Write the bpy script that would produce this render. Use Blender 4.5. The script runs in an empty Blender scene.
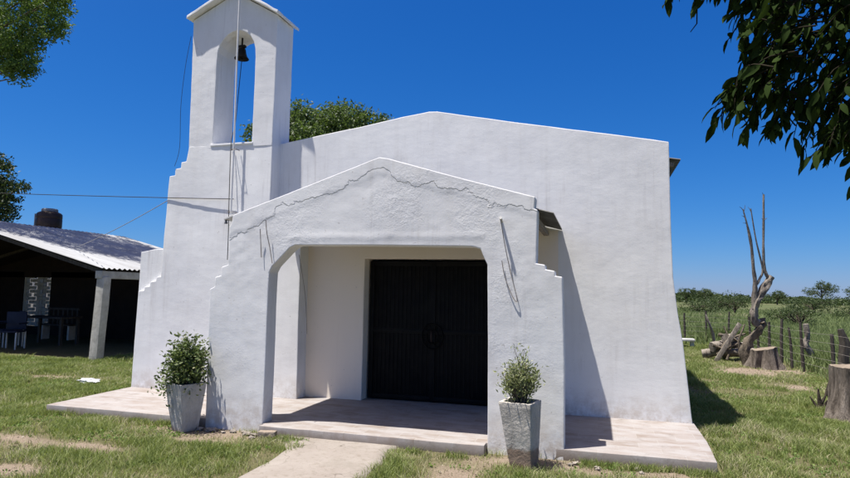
import bpy, bmesh, math, random
import numpy as np
from mathutils import Vector, Matrix, noise
PI = math.pi
SC = bpy.context.scene
COL = SC.collection
random.seed(7)
RNG = np.random.default_rng(11)

# ---------------------------------------------------------------- camera
cam_d = bpy.data.cameras.new('camera'); cam = bpy.data.objects.new('camera', cam_d); COL.objects.link(cam)
SC.camera = cam
cam_d.sensor_width = 36; cam_d.lens = 36*598.44/850
cam_d.clip_start = .05; cam_d.clip_end = 6000
CAM = Vector((0, -7.887, 1.5))
FWD = Vector((-.27467, .95741, .08899)); RT = Vector((.96151, .27422, .01747)); UP = Vector((.00767, -.09036, .99588))
cam.matrix_world = Matrix(((RT.x, UP.x, -FWD.x, CAM.x), (RT.y, UP.y, -FWD.y, CAM.y), (RT.z, UP.z, -FWD.z, CAM.z), (0, 0, 0, 1)))
SC.render.resolution_x = 1024; SC.render.resolution_y = 576

# ---------------------------------------------------------------- light
TOSUN = Vector((-.246, -.172, 1)).normalized()
W = bpy.data.worlds.new('World'); SC.world = W; W.use_nodes = True
wt = W.node_tree; wt.nodes.clear()
sky = wt.nodes.new('ShaderNodeTexSky'); sky.sky_type = 'NISHITA'; sky.sun_disc = False
sky.sun_elevation = math.asin(TOSUN.z); sky.sun_rotation = math.radians(241)
sky.air_density = 1.0; sky.dust_density = .15; sky.ozone_density = 3.0; sky.altitude = 100
bg = wt.nodes.new('ShaderNodeBackground'); bg.inputs[1].default_value = .12
wo = wt.nodes.new('ShaderNodeOutputWorld')
# deeper blue than the model sky: each channel through its own power, plus an added warm glow round the sun, above the view, as fill light
SEP = wt.nodes.new('ShaderNodeSeparateColor'); CMB = wt.nodes.new('ShaderNodeCombineColor'); wt.links.new(sky.outputs[0], SEP.inputs[0])
def wmath(op, a, b):
    m = wt.nodes.new('ShaderNodeMath'); m.operation = op
    for i, v in ((0, a), (1, b)):
        if hasattr(v, 'default_value'): wt.links.new(v, m.inputs[i])
        else: m.inputs[i].default_value = v
    return m.outputs[0]
geo = wt.nodes.new('ShaderNodeTexCoord'); dot = wt.nodes.new('ShaderNodeVectorMath'); dot.operation = 'DOT_PRODUCT'
wt.links.new(geo.outputs['Generated'], dot.inputs[0]); dot.inputs[1].default_value = TOSUN
fill_halo = wmath('POWER', wmath('MAXIMUM', dot.outputs['Value'], 0.0), 7.0)
for ch, (a, g, h) in enumerate(((.232, 1.80, 6.1), (.285, 1.02, 4.2), (.495, .757, 1.9))):
    v = wmath('MULTIPLY', wmath('POWER', wmath('MULTIPLY', SEP.outputs[ch], .12), g), a/.12)
    wt.links.new(wmath('ADD', v, wmath('MULTIPLY', fill_halo, h)), CMB.inputs[ch])
wt.links.new(CMB.outputs[0], bg.inputs[0]); wt.links.new(bg.outputs[0], wo.inputs[0])
sd = bpy.data.lights.new('sun', 'SUN'); sd.energy = 5.0; sd.angle = math.radians(.53); sd.color = (1, .955, .89)
sun = bpy.data.objects.new('sun', sd); COL.objects.link(sun); sun.location = (0, 0, 30)
sun.rotation_euler = (-TOSUN).to_track_quat('-Z', 'Y').to_euler()
SC.view_settings.view_transform = 'Standard'; SC.view_settings.look = 'None'
SC.view_settings.exposure = .82; SC.view_settings.gamma = 1; SC.view_settings.use_curve_mapping = False

# ---------------------------------------------------------------- tagging helpers
def tag(o, label=None, cat=None, group=None, kind=None):
    if label: o['label'] = label
    if cat: o['category'] = cat
    if group: o['group'] = group
    if kind: o['kind'] = kind
    return o
def empty(name, loc, label, cat, group=None):
    o = bpy.data.objects.new(name, None); COL.objects.link(o); o.location = loc; o.empty_display_size = .2
    return tag(o, label, cat, group)
def link_mesh(name, me, mat, parent=None, smooth=None):
    me.name = name
    if mat: me.materials.append(mat)
    if smooth is not None:
        me.shade_smooth()
        me.set_sharp_from_angle(angle=math.radians(smooth))
    o = bpy.data.objects.new(name, me); COL.objects.link(o)
    if parent:
        o.parent = parent; o.location = -Vector(parent.location) if parent.parent is None else (0, 0, 0)
    return o
def bm_obj(name, bm, mat, parent=None, smooth=35):
    bmesh.ops.recalc_face_normals(bm, faces=bm.faces)
    me = bpy.data.meshes.new(name); bm.to_mesh(me); bm.free()
    return link_mesh(name, me, mat, parent, smooth)
def np_obj(name, verts, faces_flat, nper, mat, parent=None, attrs=None, smooth=None):
    """verts (N,3); faces_flat indices; nper verts per face (int)"""
    me = bpy.data.meshes.new(name)
    nf = len(faces_flat)//nper
    me.vertices.add(len(verts)); me.vertices.foreach_set('co', np.asarray(verts, np.float32).ravel())
    me.loops.add(len(faces_flat)); me.loops.foreach_set('vertex_index', np.asarray(faces_flat, np.int32))
    me.polygons.add(nf); me.polygons.foreach_set('loop_start', np.arange(nf, dtype=np.int32)*nper)
    if attrs:
        for k, a in attrs.items():
            at = me.attributes.new(k, 'FLOAT', 'POINT'); at.data.foreach_set('value', np.asarray(a, np.float32))
    me.update(calc_edges=True); me.validate()
    return link_mesh(name, me, mat, parent, smooth)

# ---------------------------------------------------------------- node helpers
class NT:
    def __init__(s, name):
        s.m = bpy.data.materials.new(name); s.m.use_nodes = True; s.t = s.m.node_tree
        s.b = s.t.nodes['Principled BSDF']; s.out = s.t.nodes['Material Output']
        s.co = s.t.nodes.new('ShaderNodeTexCoord').outputs['Object']
    def n(s, k): return s.t.nodes.new(k)
    def l(s, a, b): s.t.links.new(a, b)
    def noise(s, scale, detail=4, rough=.55, vec=None, stretch=None, w=0):
        v = vec or s.co
        if stretch:
            mp = s.n('ShaderNodeMapping'); mp.inputs['Scale'].default_value = stretch; s.l(v, mp.inputs[0]); v = mp.outputs[0]
        t = s.n('ShaderNodeTexNoise'); t.inputs['Scale'].default_value = scale; t.inputs['Detail'].default_value = detail; t.inputs['Roughness'].default_value = rough
        s.l(v, t.inputs['Vector']); return t.outputs['Fac']
    def ramp(s, fac, stops):
        r = s.n('ShaderNodeValToRGB'); e = r.color_ramp.elements
        while len(e) < len(stops): e.new(.5)
        for i, (p, c) in enumerate(stops):
            e[i].position = p; e[i].color = (c, c, c, 1) if not hasattr(c, '__len__') else (*c, 1)
        s.l(fac, r.inputs[0]); return r.outputs[0]
    def mix(s, fac, a, b, mode='MIX'):
        m = s.n('ShaderNodeMix'); m.data_type = 'RGBA'; m.blend_type = mode
        for i, v in ((0, fac), (6, a), (7, b)):
            if hasattr(v, 'default_value'): s.l(v, m.inputs[i])
            elif i == 0: m.inputs[0].default_value = v
            else: m.inputs[i].default_value = (*v, 1)
        return m.outputs[2]
    def math(s, op, a, b=0, clamp=False):
        m = s.n('ShaderNodeMath'); m.operation = op; m.use_clamp = clamp
        for i, v in ((0, a), (1, b)):
            if hasattr(v, 'default_value'): s.l(v, m.inputs[i])
            else: m.inputs[i].default_value = v
        return m.outputs[0]
    def bump(s, h, strength, dist, prev=None):
        b = s.n('ShaderNodeBump'); b.inputs['Strength'].default_value = strength; b.inputs['Distance'].default_value = dist
        s.l(h, b.inputs['Height'])
        if prev: s.l(prev, b.inputs['Normal'])
        return b.outputs[0]
    def attr(s, name):
        a = s.n('ShaderNodeAttribute'); a.attribute_name = name; return a.outputs['Fac']
    def sep(s):
        x = s.n('ShaderNodeSeparateXYZ'); s.l(s.co, x.inputs[0]); return x.outputs
    def done(s, col=None, rough=.8, nrm=None, spec=.3, metal=0):
        if col is not None:
            if hasattr(col, 'default_value'): s.l(col, s.b.inputs['Base Color'])
            else: s.b.inputs['Base Color'].default_value = (*col, 1)
        if hasattr(rough, 'default_value'): s.l(rough, s.b.inputs['Roughness'])
        else: s.b.inputs['Roughness'].default_value = rough
        s.b.inputs['Specular IOR Level'].default_value = spec; s.b.inputs['Metallic'].default_value = metal
        if nrm: s.l(nrm, s.b.inputs['Normal'])
        return s.m

def mat_plaster(name, c1, c2, bumps=1.0, porch_bounce=False, crack=False):
    t = NT(name)
    big = t.noise(.9, 5, .6); mid = t.noise(4, 5, .6, stretch=(1, 1, .55)); fine = t.noise(70, 4, .6)
    c = t.mix(t.ramp(big, [(.35, 0.), (.7, 1.)]), c1, c2)
    c = t.mix(t.ramp(mid, [(.52, 0.), (.78, .35)]), c, (.62, .60, .57))
    # vertical runs of dirt, strongest near the base
    z = t.sep()[2]
    drip = t.math('MULTIPLY', t.ramp(t.noise(14, 4, .7, stretch=(1, 1, .05)), [(.52, 0.), (.70, .42)]), t.ramp(t.noise(.8, 3, .6), [(.48, 0.), (.62, 1.)])); c = t.mix(drip, c, (.45, .43, .42))
    runs = t.noise(9, 3, .6, stretch=(1, 1, .06))
    base = t.ramp(t.math('MULTIPLY', z, .5), [(0., 1.), (.18, 0.)])
    c = t.mix(t.math('MULTIPLY', t.ramp(runs, [(.50, 0.), (.72, .13)]), 1.0), c, (.56, .53, .50))
    c = t.mix(t.math('MULTIPLY', base, t.ramp(t.noise(7, 6, .7), [(.38, 0.), (.60, .8)])), c, (.48, .42, .36))
    if porch_bounce:
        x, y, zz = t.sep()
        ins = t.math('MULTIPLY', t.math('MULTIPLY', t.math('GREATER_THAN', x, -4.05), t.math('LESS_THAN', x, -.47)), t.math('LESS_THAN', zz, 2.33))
        c = t.mix(ins, c, t.mix(.85, c, (.86, .755, .63), 'MIX'))  # warm floor bounce inside the porch put into the wall colour
    spots = t.noise(26, 2, .5); c = t.mix(t.ramp(spots, [(.71, 0.), (.76, .45)]), c, (.40, .38, .36))
    n1 = t.bump(t.noise(2.2, 3, .5, stretch=(.8, 1, 1)), .16*bumps, .04); n2 = t.bump(t.noise(9, 8, .62, stretch=(.75, 1, 1.15)), .17*bumps, .012, n1)
    if crack:      # old render line under the gable: a coat that stops short, with a broken crack along its edge
        x, y, zz = t.sep()
        band = t.math('SUBTRACT', t.math('SUBTRACT', 2.985, t.math('MULTIPLY', t.math('ABSOLUTE', t.math('ADD', x, 2.3)), .305)), zz)
        nn = t.math('ADD', t.math('MULTIPLY', t.math('SUBTRACT', t.noise(2.6, 3, .6), .5), .42), t.math('MULTIPLY', t.math('SUBTRACT', t.noise(12, 4, .7), .5), .09))
        dlt = t.math('SUBTRACT', t.math('SUBTRACT', band, t.math('ADD', .17, t.math('MULTIPLY', t.math('MAXIMUM', t.math('SUBTRACT', -3.3, x), 0.), .16))), nn)
        st = t.ramp(t.math('ADD', dlt, .5), [(.492, 1.), (.506, 0.)])
        thin = t.math('MULTIPLY', t.ramp(t.math('ADD', dlt, .5), [(.495, 0.), (.501, 1.), (.516, 0.)]), t.ramp(t.noise(3.3, 5, .75), [(.46, 0.), (.58, 1.)]))
        c = t.mix(t.math('MULTIPLY', thin, .12), c, (.36, .35, .36))
        rgh = t.math('MULTIPLY', t.ramp(t.noise(1.3, 2, .5), [(.45, 0.), (.62, 1.)]), t.noise(24, 6, .75))
        n2 = t.bump(rgh, .55, .012, t.bump(st, .8, .007, n2))
    n3 = t.bump(fine, .14*bumps, .005, n2)
    return t.done(c, .88, n3, .15)
M = {}
M['plaster'] = mat_plaster('white_plaster', (.82, .82, .815), (.73, .73, .735))
M['plaster_front'] = mat_plaster('white_plaster_with_porch_bounce', (.82, .82, .815), (.73, .73, .735), 1.0, True)
M['plaster_porch'] = mat_plaster('old_porch_plaster', (.775, .775, .775), (.69, .69, .70), 1.0, False, True)
M['plaster_rough'] = mat_plaster('rough_white_plaster', (.78, .78, .78), (.69, .69, .70), 1.15)
def simple(name, c1, c2, scale=5, rough=.8, bump=.3, bscale=30, bdist=.01, spec=.3, metal=0, stretch=None):
    t = NT(name); c = t.mix(t.ramp(t.noise(scale, 6, .65, stretch=stretch), [(.35, 0.), (.65, 1.)]), c1, c2)
    return t.done(c, rough, t.bump(t.noise(bscale, 5, .6, stretch=stretch), bump, bdist), spec, metal)
M['tin'] = simple('galvanised_tin', (.34, .35, .36), (.25, .25, .25), 2.0, .6, .2, 12, .01, .3, .0, stretch=(.25, 1.4, 1))
M['tin_dark'] = simple('weathered_tin', (.17, .17, .16), (.09, .085, .08), 3, .6, .2, 12, .01, .4, .3)
M['wood_grey'] = simple('weathered_timber', (.30, .27, .23), (.16, .14, .12), 4, .9, .6, 40, .01, .2, stretch=(6, 6, .8))
M['post'] = simple('fence_timber', (.045, .038, .033), (.085, .075, .065), 4, .9, .6, 40, .01, .2, stretch=(6, 6, .8))
M['bark'] = simple('bark', (.20, .165, .125), (.095, .08, .065), 9, .95, .9, 28, .03, .15, stretch=(2, 2, .5))
M['bark_pale'] = simple('pale_dead_wood', (.33, .295, .25), (.12, .10, .085), 7, .95, .9, 28, .02, .15, stretch=(2, 2, .5))
M['cutwood'] = simple('sawn_wood', (.26, .215, .165), (.17, .135, .10), 12, .9, .4, 60, .01, .2)
M['bark_dark'] = simple('dark_bark', (.045, .037, .03), (.08, .065, .05), 9, .95, .9, 28, .02, .15)
M['black_metal'] = simple('black_painted_metal', (.005, .005, .006), (.011, .0105, .010), 6, .5, .15, 20, .004, .10)
M['bell'] = simple('dark_bronze', (.012, .011, .010), (.02, .016, .012), 8, .5, .2, 30, .004, .4, .5)
M['cord'] = simple('dark_cord', (.02, .02, .022), (.035, .033, .03), 20, .8, .1, 60, .002)
M['cord_grey'] = simple('grey_cord', (.22, .22, .23), (.30, .30, .30), 20, .8, .1, 60, .002)
M['pvc'] = simple('white_pipe', (.74, .74, .73), (.66, .65, .63), 6, .5, .1, 30, .002)
M['rebar'] = simple('rusted_iron', (.30, .28, .27), (.18, .15, .13), 20, .8, .3, 60, .003)
M['tank'] = simple('brown_tank_plastic', (.030, .016, .013), (.045, .026, .02), 2, .55, .1, 30, .003)
M['tank_lid'] = simple('grey_tank_lid', (.16, .16, .17), (.24, .24, .25), 6, .6, .1, 30, .003)
M['soil'] = simple('soil', (.06, .045, .03), (.11, .085, .06), 20, .95, .6, 40, .02)
M['stone'] = simple('rubble', (.33, .29, .25), (.17, .15, .13), 9, .95, .8, 20, .03)
M['brickm'] = simple('old_brick', (.30, .24, .19), (.20, .17, .14), 9, .95, .8, 20, .03)
M['plastic_bag'] = simple('white_plastic_film', (.72, .73, .75), (.6, .6, .62), 9, .4, .5, 20, .02)
M['blue'] = simple('faded_blue_plastic', (.018, .024, .05), (.012, .016, .035), 4, .6, .1, 20, .005)
M['white_paint'] = simple('scuffed_white_paint', (.62, .62, .60), (.45, .44, .41), 6, .7, .2, 20, .005)
M['stucco_beam'] = simple('limed_concrete', (.50, .48, .43), (.33, .31, .27), 5, .9, .5, 25, .01)
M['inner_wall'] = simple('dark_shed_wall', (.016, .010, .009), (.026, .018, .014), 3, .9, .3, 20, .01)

def mat_concrete_pot(name, clean, grime, split):
    t = NT(name); z = t.sep()[2]
    c = t.mix(t.ramp(t.noise(6, 6, .65), [(.3, 0.), (.65, 1.)]), clean, tuple(v*.72 for v in clean))
    c = t.mix(t.ramp(t.noise(14, 6, .7, stretch=(1, 1, .25)), [(.52, 0.), (.68, .65)]), c, tuple(v*.6 for v in clean))
    lim = t.math('ADD', z, t.math('MULTIPLY', t.math('SUBTRACT', t.noise(5, 4, .6), .5), .28))
    c = t.mix(t.ramp(t.math('SUBTRACT', lim, split-.5), [(.48, 1.), (.52, 0.)]), c, grime)
    return t.done(c, .92, t.bump(t.noise(34, 6, .7), .7, .012, t.bump(t.noise(6, 4, .6), .5, .03)), .15)
M['pot_white'] = mat_concrete_pot('limed_concrete_pot', (.58, .55, .505), (.36, .31, .26), .03)
M['pot_worn'] = mat_concrete_pot('worn_concrete_pot', (.56, .525, .47), (.27, .20, .15), .17)

def mat_tiles():
    t = NT('terrace_tiles')
    b = t.n('ShaderNodeTexBrick'); b.offset = 0.5; b.inputs['Scale'].default_value = 1
    b.inputs['Brick Width'].default_value = .40; b.inputs['Row Height'].default_value = .20; b.inputs['Mortar Size'].default_value = .004
    b.inputs['Color1'].default_value = (.205, .16, .13, 1); b.inputs['Color2'].default_value = (.285, .25, .23, 1); b.inputs['Mortar'].default_value = (.30, .28, .25, 1)
    t.l(t.co, b.inputs['Vector'])
    c = t.mix(t.ramp(t.noise(3.2, 6, .6, stretch=(1, 2.2, 1)), [(.36, .1), (.60, .85)]), b.outputs['Color'], (.335, .32, .315))
    c = t.mix(t.ramp(t.noise(11, 5, .7), [(.60, 0.), (.72, .6)]), c, (.24, .20, .165))
    c = t.mix(t.ramp(t.noise(120, 2, .5), [(.3, .0), (.8, .25)]), c, (.2, .17, .15))
    c = t.mix(t.ramp(t.noise(5, 7, .75), [(.56, 0.), (.66, .55)]), c, (.17, .15, .135))
    zz = t.sep()[2]; c = t.mix(t.ramp(t.math('ADD', t.math('MULTIPLY', zz, -5.), t.math('MULTIPLY', t.noise(9, 5, .7), .5)), [(.30, 0.), (.75, .8)]), c, (.20, .165, .13))
    return t.done(c, .8, t.bump(t.noise(50, 4, .6), .3, .004), .25)
M['tiles'] = mat_tiles()
def mat_path():
    t = NT('path_concrete')
    c = t.mix(t.ramp(t.noise(3, 6, .6), [(.3, 0.), (.7, 1.)]), (.29, .262, .235), (.245, .215, .19))
    c = t.mix(t.ramp(t.noise(18, 7, .75), [(.52, 0.), (.66, .7)]), c, (.19, .165, .135))
    c = t.mix(t.ramp(t.noise(1.7, 5, .65), [(.50, 0.), (.62, .5)]), c, (.20, .18, .15))
    v = t.n('ShaderNodeTexVoronoi'); v.feature = 'DISTANCE_TO_EDGE'; v.inputs['Scale'].default_value = 1.1; dn = t.n('ShaderNodeVectorMath'); dn.operation = 'ADD'; nt = t.n('ShaderNodeTexNoise'); nt.inputs['Scale'].default_value = 3; t.l(t.co, nt.inputs['Vector']); t.l(t.co, dn.inputs[0]); t.l(nt.outputs['Color'], dn.inputs[1]); t.l(dn.outputs[0], v.inputs['Vector'])
    c = t.mix(t.ramp(v.outputs['Distance'], [(.0, .75), (.007, 0.)]), c, (.09, .075, .06))
    return t.done(c, .92, t.bump(t.noise(90, 4, .7), .5, .006, t.bump(t.noise(7, 4, .6), .4, .02)), .15)
M['path'] = mat_path()
def mat_ground():
    t = NT('ground')
    d = t.attr('dirt'); fld = t.attr('field')
    nz = t.noise(3.0, 8, .7); n2 = t.noise(45, 5, .75); n3 = t.noise(.05, 5, .6)
    turf = t.mix(t.ramp(t.noise(1.1, 6, .7), [(.35, 0.), (.65, 1.)]), (.12, .125, .05), (.17, .15, .08))
    turf = t.mix(t.ramp(n2, [(.40, 0.), (.60, .85)]), turf, (.075, .075, .035))
    turf = t.mix(t.ramp(t.noise(120, 4, .8), [(.5, 0.), (.68, .8)]), turf, (.25, .21, .14))
    turf = t.mix(t.ramp(t.noise(20, 6, .8), [(.5, 0.), (.66, .6)]), turf, (.20, .16, .11))
    dirt = t.mix(t.ramp(nz, [(.35, 0.), (.65, 1.)]), (.31, .245, .19), (.22, .175, .13))
    dirt = t.mix(t.ramp(n2, [(.46, 0.), (.66, .75)]), dirt, (.15, .115, .08))
    dirt = t.mix(t.ramp(t.noise(150, 3, .7), [(.56, 0.), (.66, .7)]), dirt, (.42, .36, .29))
    dm = t.ramp(t.math('ADD', d, t.math('MULTIPLY', t.math('SUBTRACT', t.noise(14, 8, .8), .5), 1.1)), [(.30, 0.), (.78, 1.)])
    c = t.mix(dm, turf, dirt)
    fc = t.mix(t.ramp(n3, [(.4, 0.), (.6, 1.)]), (.085, .105, .042), (.125, .125, .065))
    fc = t.mix(t.ramp(t.noise(1.6, 7, .75), [(.4, 0.), (.65, .7)]), fc, (.05, .065, .028))
    c = t.mix(fld, c, fc)
    return t.done(c, .97, t.bump(n2, .8, .03, t.bump(nz, .5, .06)), .08)
M['ground'] = mat_ground()
def mat_leaf(name, dark, light, dry=None, trans=.35, rough=.5):
    t = NT(name); a = t.attr('tint')
    st = [(0, dark), (1, light)] if dry is None else [(0, dark), (.72, light), (.86, dry), (1, dry)]
    c = t.ramp(a, st)
    t.done(c, rough, None, .3)
    tr = t.n('ShaderNodeBsdfTranslucent'); t.l(t.mix(.5, c, (light[0]*1.3, light[1]*1.4, light[2]*.6)), tr.inputs[0])
    mx = t.n('ShaderNodeMixShader'); mx.inputs[0].default_value = trans
    t.l(t.b.outputs[0], mx.inputs[1]); t.l(tr.outputs[0], mx.inputs[2]); t.l(mx.outputs[0], t.out.inputs[0])
    return t.m
M['grass'] = mat_leaf('grass_blades', (.085, .13, .030), (.25, .29, .10), (.42, .38, .25), .35, .6)
M['tallgrass'] = mat_leaf('field_grass', (.11, .155, .055), (.20, .245, .10), (.30, .28, .17), .3, .7)
M['leaf_mid'] = mat_leaf('tree_leaves', (.035, .065, .018), (.11, .16, .05))
M['leaf_light'] = mat_leaf('light_tree_leaves', (.04, .08, .014), (.15, .23, .05))
M['leaf_dark'] = mat_leaf('dark_tree_leaves', (.018, .032, .010), (.045, .07, .022), None, .25)
M['leaf_front'] = mat_leaf('glossy_hanging_leaves', (.010, .020, .005), (.035, .058, .014), None, .25, .9)
M['leaf_front'].node_tree.nodes['Principled BSDF'].inputs['Specular IOR Level'].default_value = .04
M['leaf_shrub'] = mat_leaf('shrub_leaves', (.035, .065, .018), (.13, .17, .06), (.30, .30, .17), .25)
M['leaf_pale'] = mat_leaf('pale_shrub_leaves', (.09, .115, .05), (.24, .27, .13), (.36, .36, .22), .25)
M['leaf_field'] = mat_leaf('field_shrub_leaves', (.034, .055, .018), (.08, .11, .038), None, .25)

# ---------------------------------------------------------------- mesh helpers
def fbm(p, o=3): return noise.fractal(p, 1.0, 2.0, o)
def wobble(bm, a1=.010, f1=1.1, a2=.0035, f2=6.0, fn=None, off=0):
    a1 *= .6; a2 *= .8
    for v in bm.verts:
        p = v.co.copy()
        d = noise.noise_vector(p*f1 + Vector((off, 3.1, 7.7)))*a1 + noise.noise_vector(p*f2 + Vector((9.2, off, 1.3)))*a2
        v.co = p + d
        if fn: fn(v, p)
def prism(poly, y0, y1, res=.12, bev=.014):
    """outline (x,z) extruded between two depths, cut into a fine grid"""
    bm = bmesh.new()
    vs = [bm.verts.new((x, y0, z)) for x, z in poly]
    f = bm.faces.new(vs)
    r = bmesh.ops.extrude_face_region(bm, geom=[f])
    bmesh.ops.translate(bm, vec=(0, y1-y0, 0), verts=[g for g in r['geom'] if isinstance(g, bmesh.types.BMVert)])
    bmesh.ops.recalc_face_normals(bm, faces=bm.faces)
    if bev: bmesh.ops.bevel(bm, geom=list(bm.edges), offset=bev, segments=2, profile=.6, affect='EDGES', clamp_overlap=True)
    xs = [p[0] for p in poly]; zs = [p[1] for p in poly]
    def cut(lo, hi, nrm, axis):
        k = max(1, int((hi-lo)/res))
        for i in range(1, k):
            c = lo+(hi-lo)*(i+.013)/k
            co = [0, 0, 0]; co[axis] = c
            bmesh.ops.bisect_plane(bm, geom=list(bm.verts)+list(bm.edges)+list(bm.faces), plane_co=co, plane_no=nrm, dist=1e-5)
    cut(min(xs), max(xs), (1, 0, 0), 0); cut(min(zs), max(zs), (0, 0, 1), 2); cut(y0, y1, (0, 1, 0), 1)
    return bm
def add_box(bm, x0, x1, y0, y1, z0, z1, bev=0, rot=None, about=None):
    r = bmesh.ops.create_cube(bm, size=1)
    for v in r['verts']: v.co = Vector((x0+(x1-x0)*(v.co.x+.5), y0+(y1-y0)*(v.co.y+.5), z0+(z1-z0)*(v.co.z+.5)))
    vs = r['verts']
    if rot is not None: bmesh.ops.rotate(bm, verts=vs, cent=about or ((x0+x1)/2, (y0+y1)/2, (z0+z1)/2), matrix=rot)
    if bev:
        es = list({e for v in vs for e in v.link_edges})
        bmesh.ops.bevel(bm, geom=es, offset=bev, segments=2, profile=.6, affect='EDGES')
def tube_data(pts, rads, seg=8, V=None, F=None, cap=True, jag=0):
    V = V if V is not None else []; F = F if F is not None else []
    pts = [Vector(p) for p in pts]; n = len(pts); prev = None
    for i, p in enumerate(pts):
        d = (pts[min(i+1, n-1)]-pts[max(i-1, 0)]).normalized()
        if prev is None:
            a = d.cross(Vector((0, 0, 1)) if abs(d.z) < .9 else Vector((1, 0, 0))).normalized()
        else: a = (prev - d*prev.dot(d)).normalized()
        prev = a; b = d.cross(a)
        for k in range(seg):
            t = 2*PI*k/seg; r = rads[i]*(1+(jag*(noise.noise(Vector((math.cos(2*PI*k/seg)*1.3, math.sin(2*PI*k/seg)*1.3, i*.35+p.x*2)))) if jag else 0))
            V.append(p + a*math.cos(t)*r + b*math.sin(t)*r)
    s = len(V)-n*seg
    for i in range(n-1):
        for k in range(seg):
            F.append((s+i*seg+k, s+i*seg+(k+1) % seg, s+(i+1)*seg+(k+1) % seg, s+(i+1)*seg+k))
    if cap:
        F.append(tuple(s+k for k in reversed(range(seg)))); F.append(tuple(s+(n-1)*seg+k for k in range(seg)))
    return V, F
def py_obj(name, V, F, mat, parent=None, smooth=60):
    me = bpy.data.meshes.new(name); me.from_pydata([tuple(v) for v in V], [], F); me.update()
    return link_mesh(name, me, mat, parent, smooth)
def tube(name, pts, rads, mat, parent=None, seg=8, jag=0):
    if not hasattr(rads, '__len__'): rads = [rads]*len(pts)
    V, F = tube_data(pts, rads, seg, jag=jag); return py_obj(name, V, F, mat, parent)
def smooth_path(pts, sub=6):
    P = [Vector(p) for p in pts]; out = []
    for i in range(len(P)-1):
        a = P[max(i-1, 0)]; b = P[i]; c = P[i+1]; d = P[min(i+2, len(P)-1)]
        for k in range(sub):
            t = k/sub
            out.append(.5*((2*b)+(c-a)*t+(2*a-5*b+4*c-d)*t*t+(3*b-a-3*c+d)*t**3))
    out.append(P[-1]); return out
def sag(a, b, s, n=24):
    a = Vector(a); b = Vector(b)
    return [a.lerp(b, i/n) - Vector((0, 0, s*4*(i/n)*(1-i/n))) for i in range(n+1)]
def lathe_data(prof, c, seg=24, V=None, F=None):
    V = V if V is not None else []; F = F if F is not None else []
    s = len(V)
    for r, z in prof:
        for k in range(seg): V.append(Vector((c[0]+r*math.cos(2*PI*k/seg), c[1]+r*math.sin(2*PI*k/seg), c[2]+z)))
    for i in range(len(prof)-1):
        for k in range(seg): F.append((s+i*seg+k, s+i*seg+(k+1) % seg, s+(i+1)*seg+(k+1) % seg, s+(i+1)*seg+k))
    return V, F
def leaf_mesh(name, P, S, mat, parent=None, aspect=.5, up=None, tint=None, droop=0, rng=RNG, dirs=None, flat=.0):
    """a folded leaf blade (4 triangles) at every point P with length S"""
    n = len(P); P = np.asarray(P, float); S = np.broadcast_to(np.asarray(S, float), (n,))
    d = rng.normal(size=(n, 3)) if dirs is None else np.asarray(dirs, float)+rng.normal(size=(n, 3))*.35
    d[:, 2] -= droop; d /= np.linalg.norm(d, axis=1, keepdims=True)+1e-9
    q = rng.normal(size=(n, 3)); q[:, 2] *= (1-flat); w = np.cross(d, q+np.array([0, 0, 1e-3])); w /= np.linalg.norm(w, axis=1, keepdims=True)+1e-9
    u = np.cross(w, d)
    L = S[:, None]; A = L*aspect*.5
    a = P; t = P+d*L - u*L*.12
    l = P+d*L*.45+w*A+u*L*.05; r = P+d*L*.45-w*A+u*L*.05
    V = np.stack([a, l, t, r], 1).reshape(-1, 3)
    i = np.arange(n)*4
    F = np.stack([i, i+1, i+2, i, i+2, i+3], 1).ravel()
    tt = rng.random(n) if tint is None else tint
    return np_obj(name, V, F, 3, mat, parent, {'tint': np.repeat(tt, 4)})
def crown_points(clumps, per, rng=RNG, shell=.55):
    """clumps = list of (x,y,z,rx,rz): leaf points gathered in twiggy sub-clusters"""
    out = []; tn = []
    for (x, y, z, rx, rz) in clumps:
        k = max(3, int(per*rx*rx)//14)
        dd = rng.normal(size=(k, 3)); dd /= np.linalg.norm(dd, axis=1, keepdims=True)
        rr = (shell+(1-shell)*rng.random(k))[:, None]**.7
        c = np.array([x, y, z])+dd*rr*np.array([rx, rx, rz])
        base = rng.random(k)
        m = 14
        p = np.repeat(c, m, 0)+rng.normal(size=(k*m, 3))*np.array([.13, .13, .09])*rx**.6
        out.append(p); tn.append(np.clip(np.repeat(base, m)*.6+rng.random(k*m)*.4, 0, 1))
    return np.concatenate(out), np.concatenate(tn)
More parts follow.
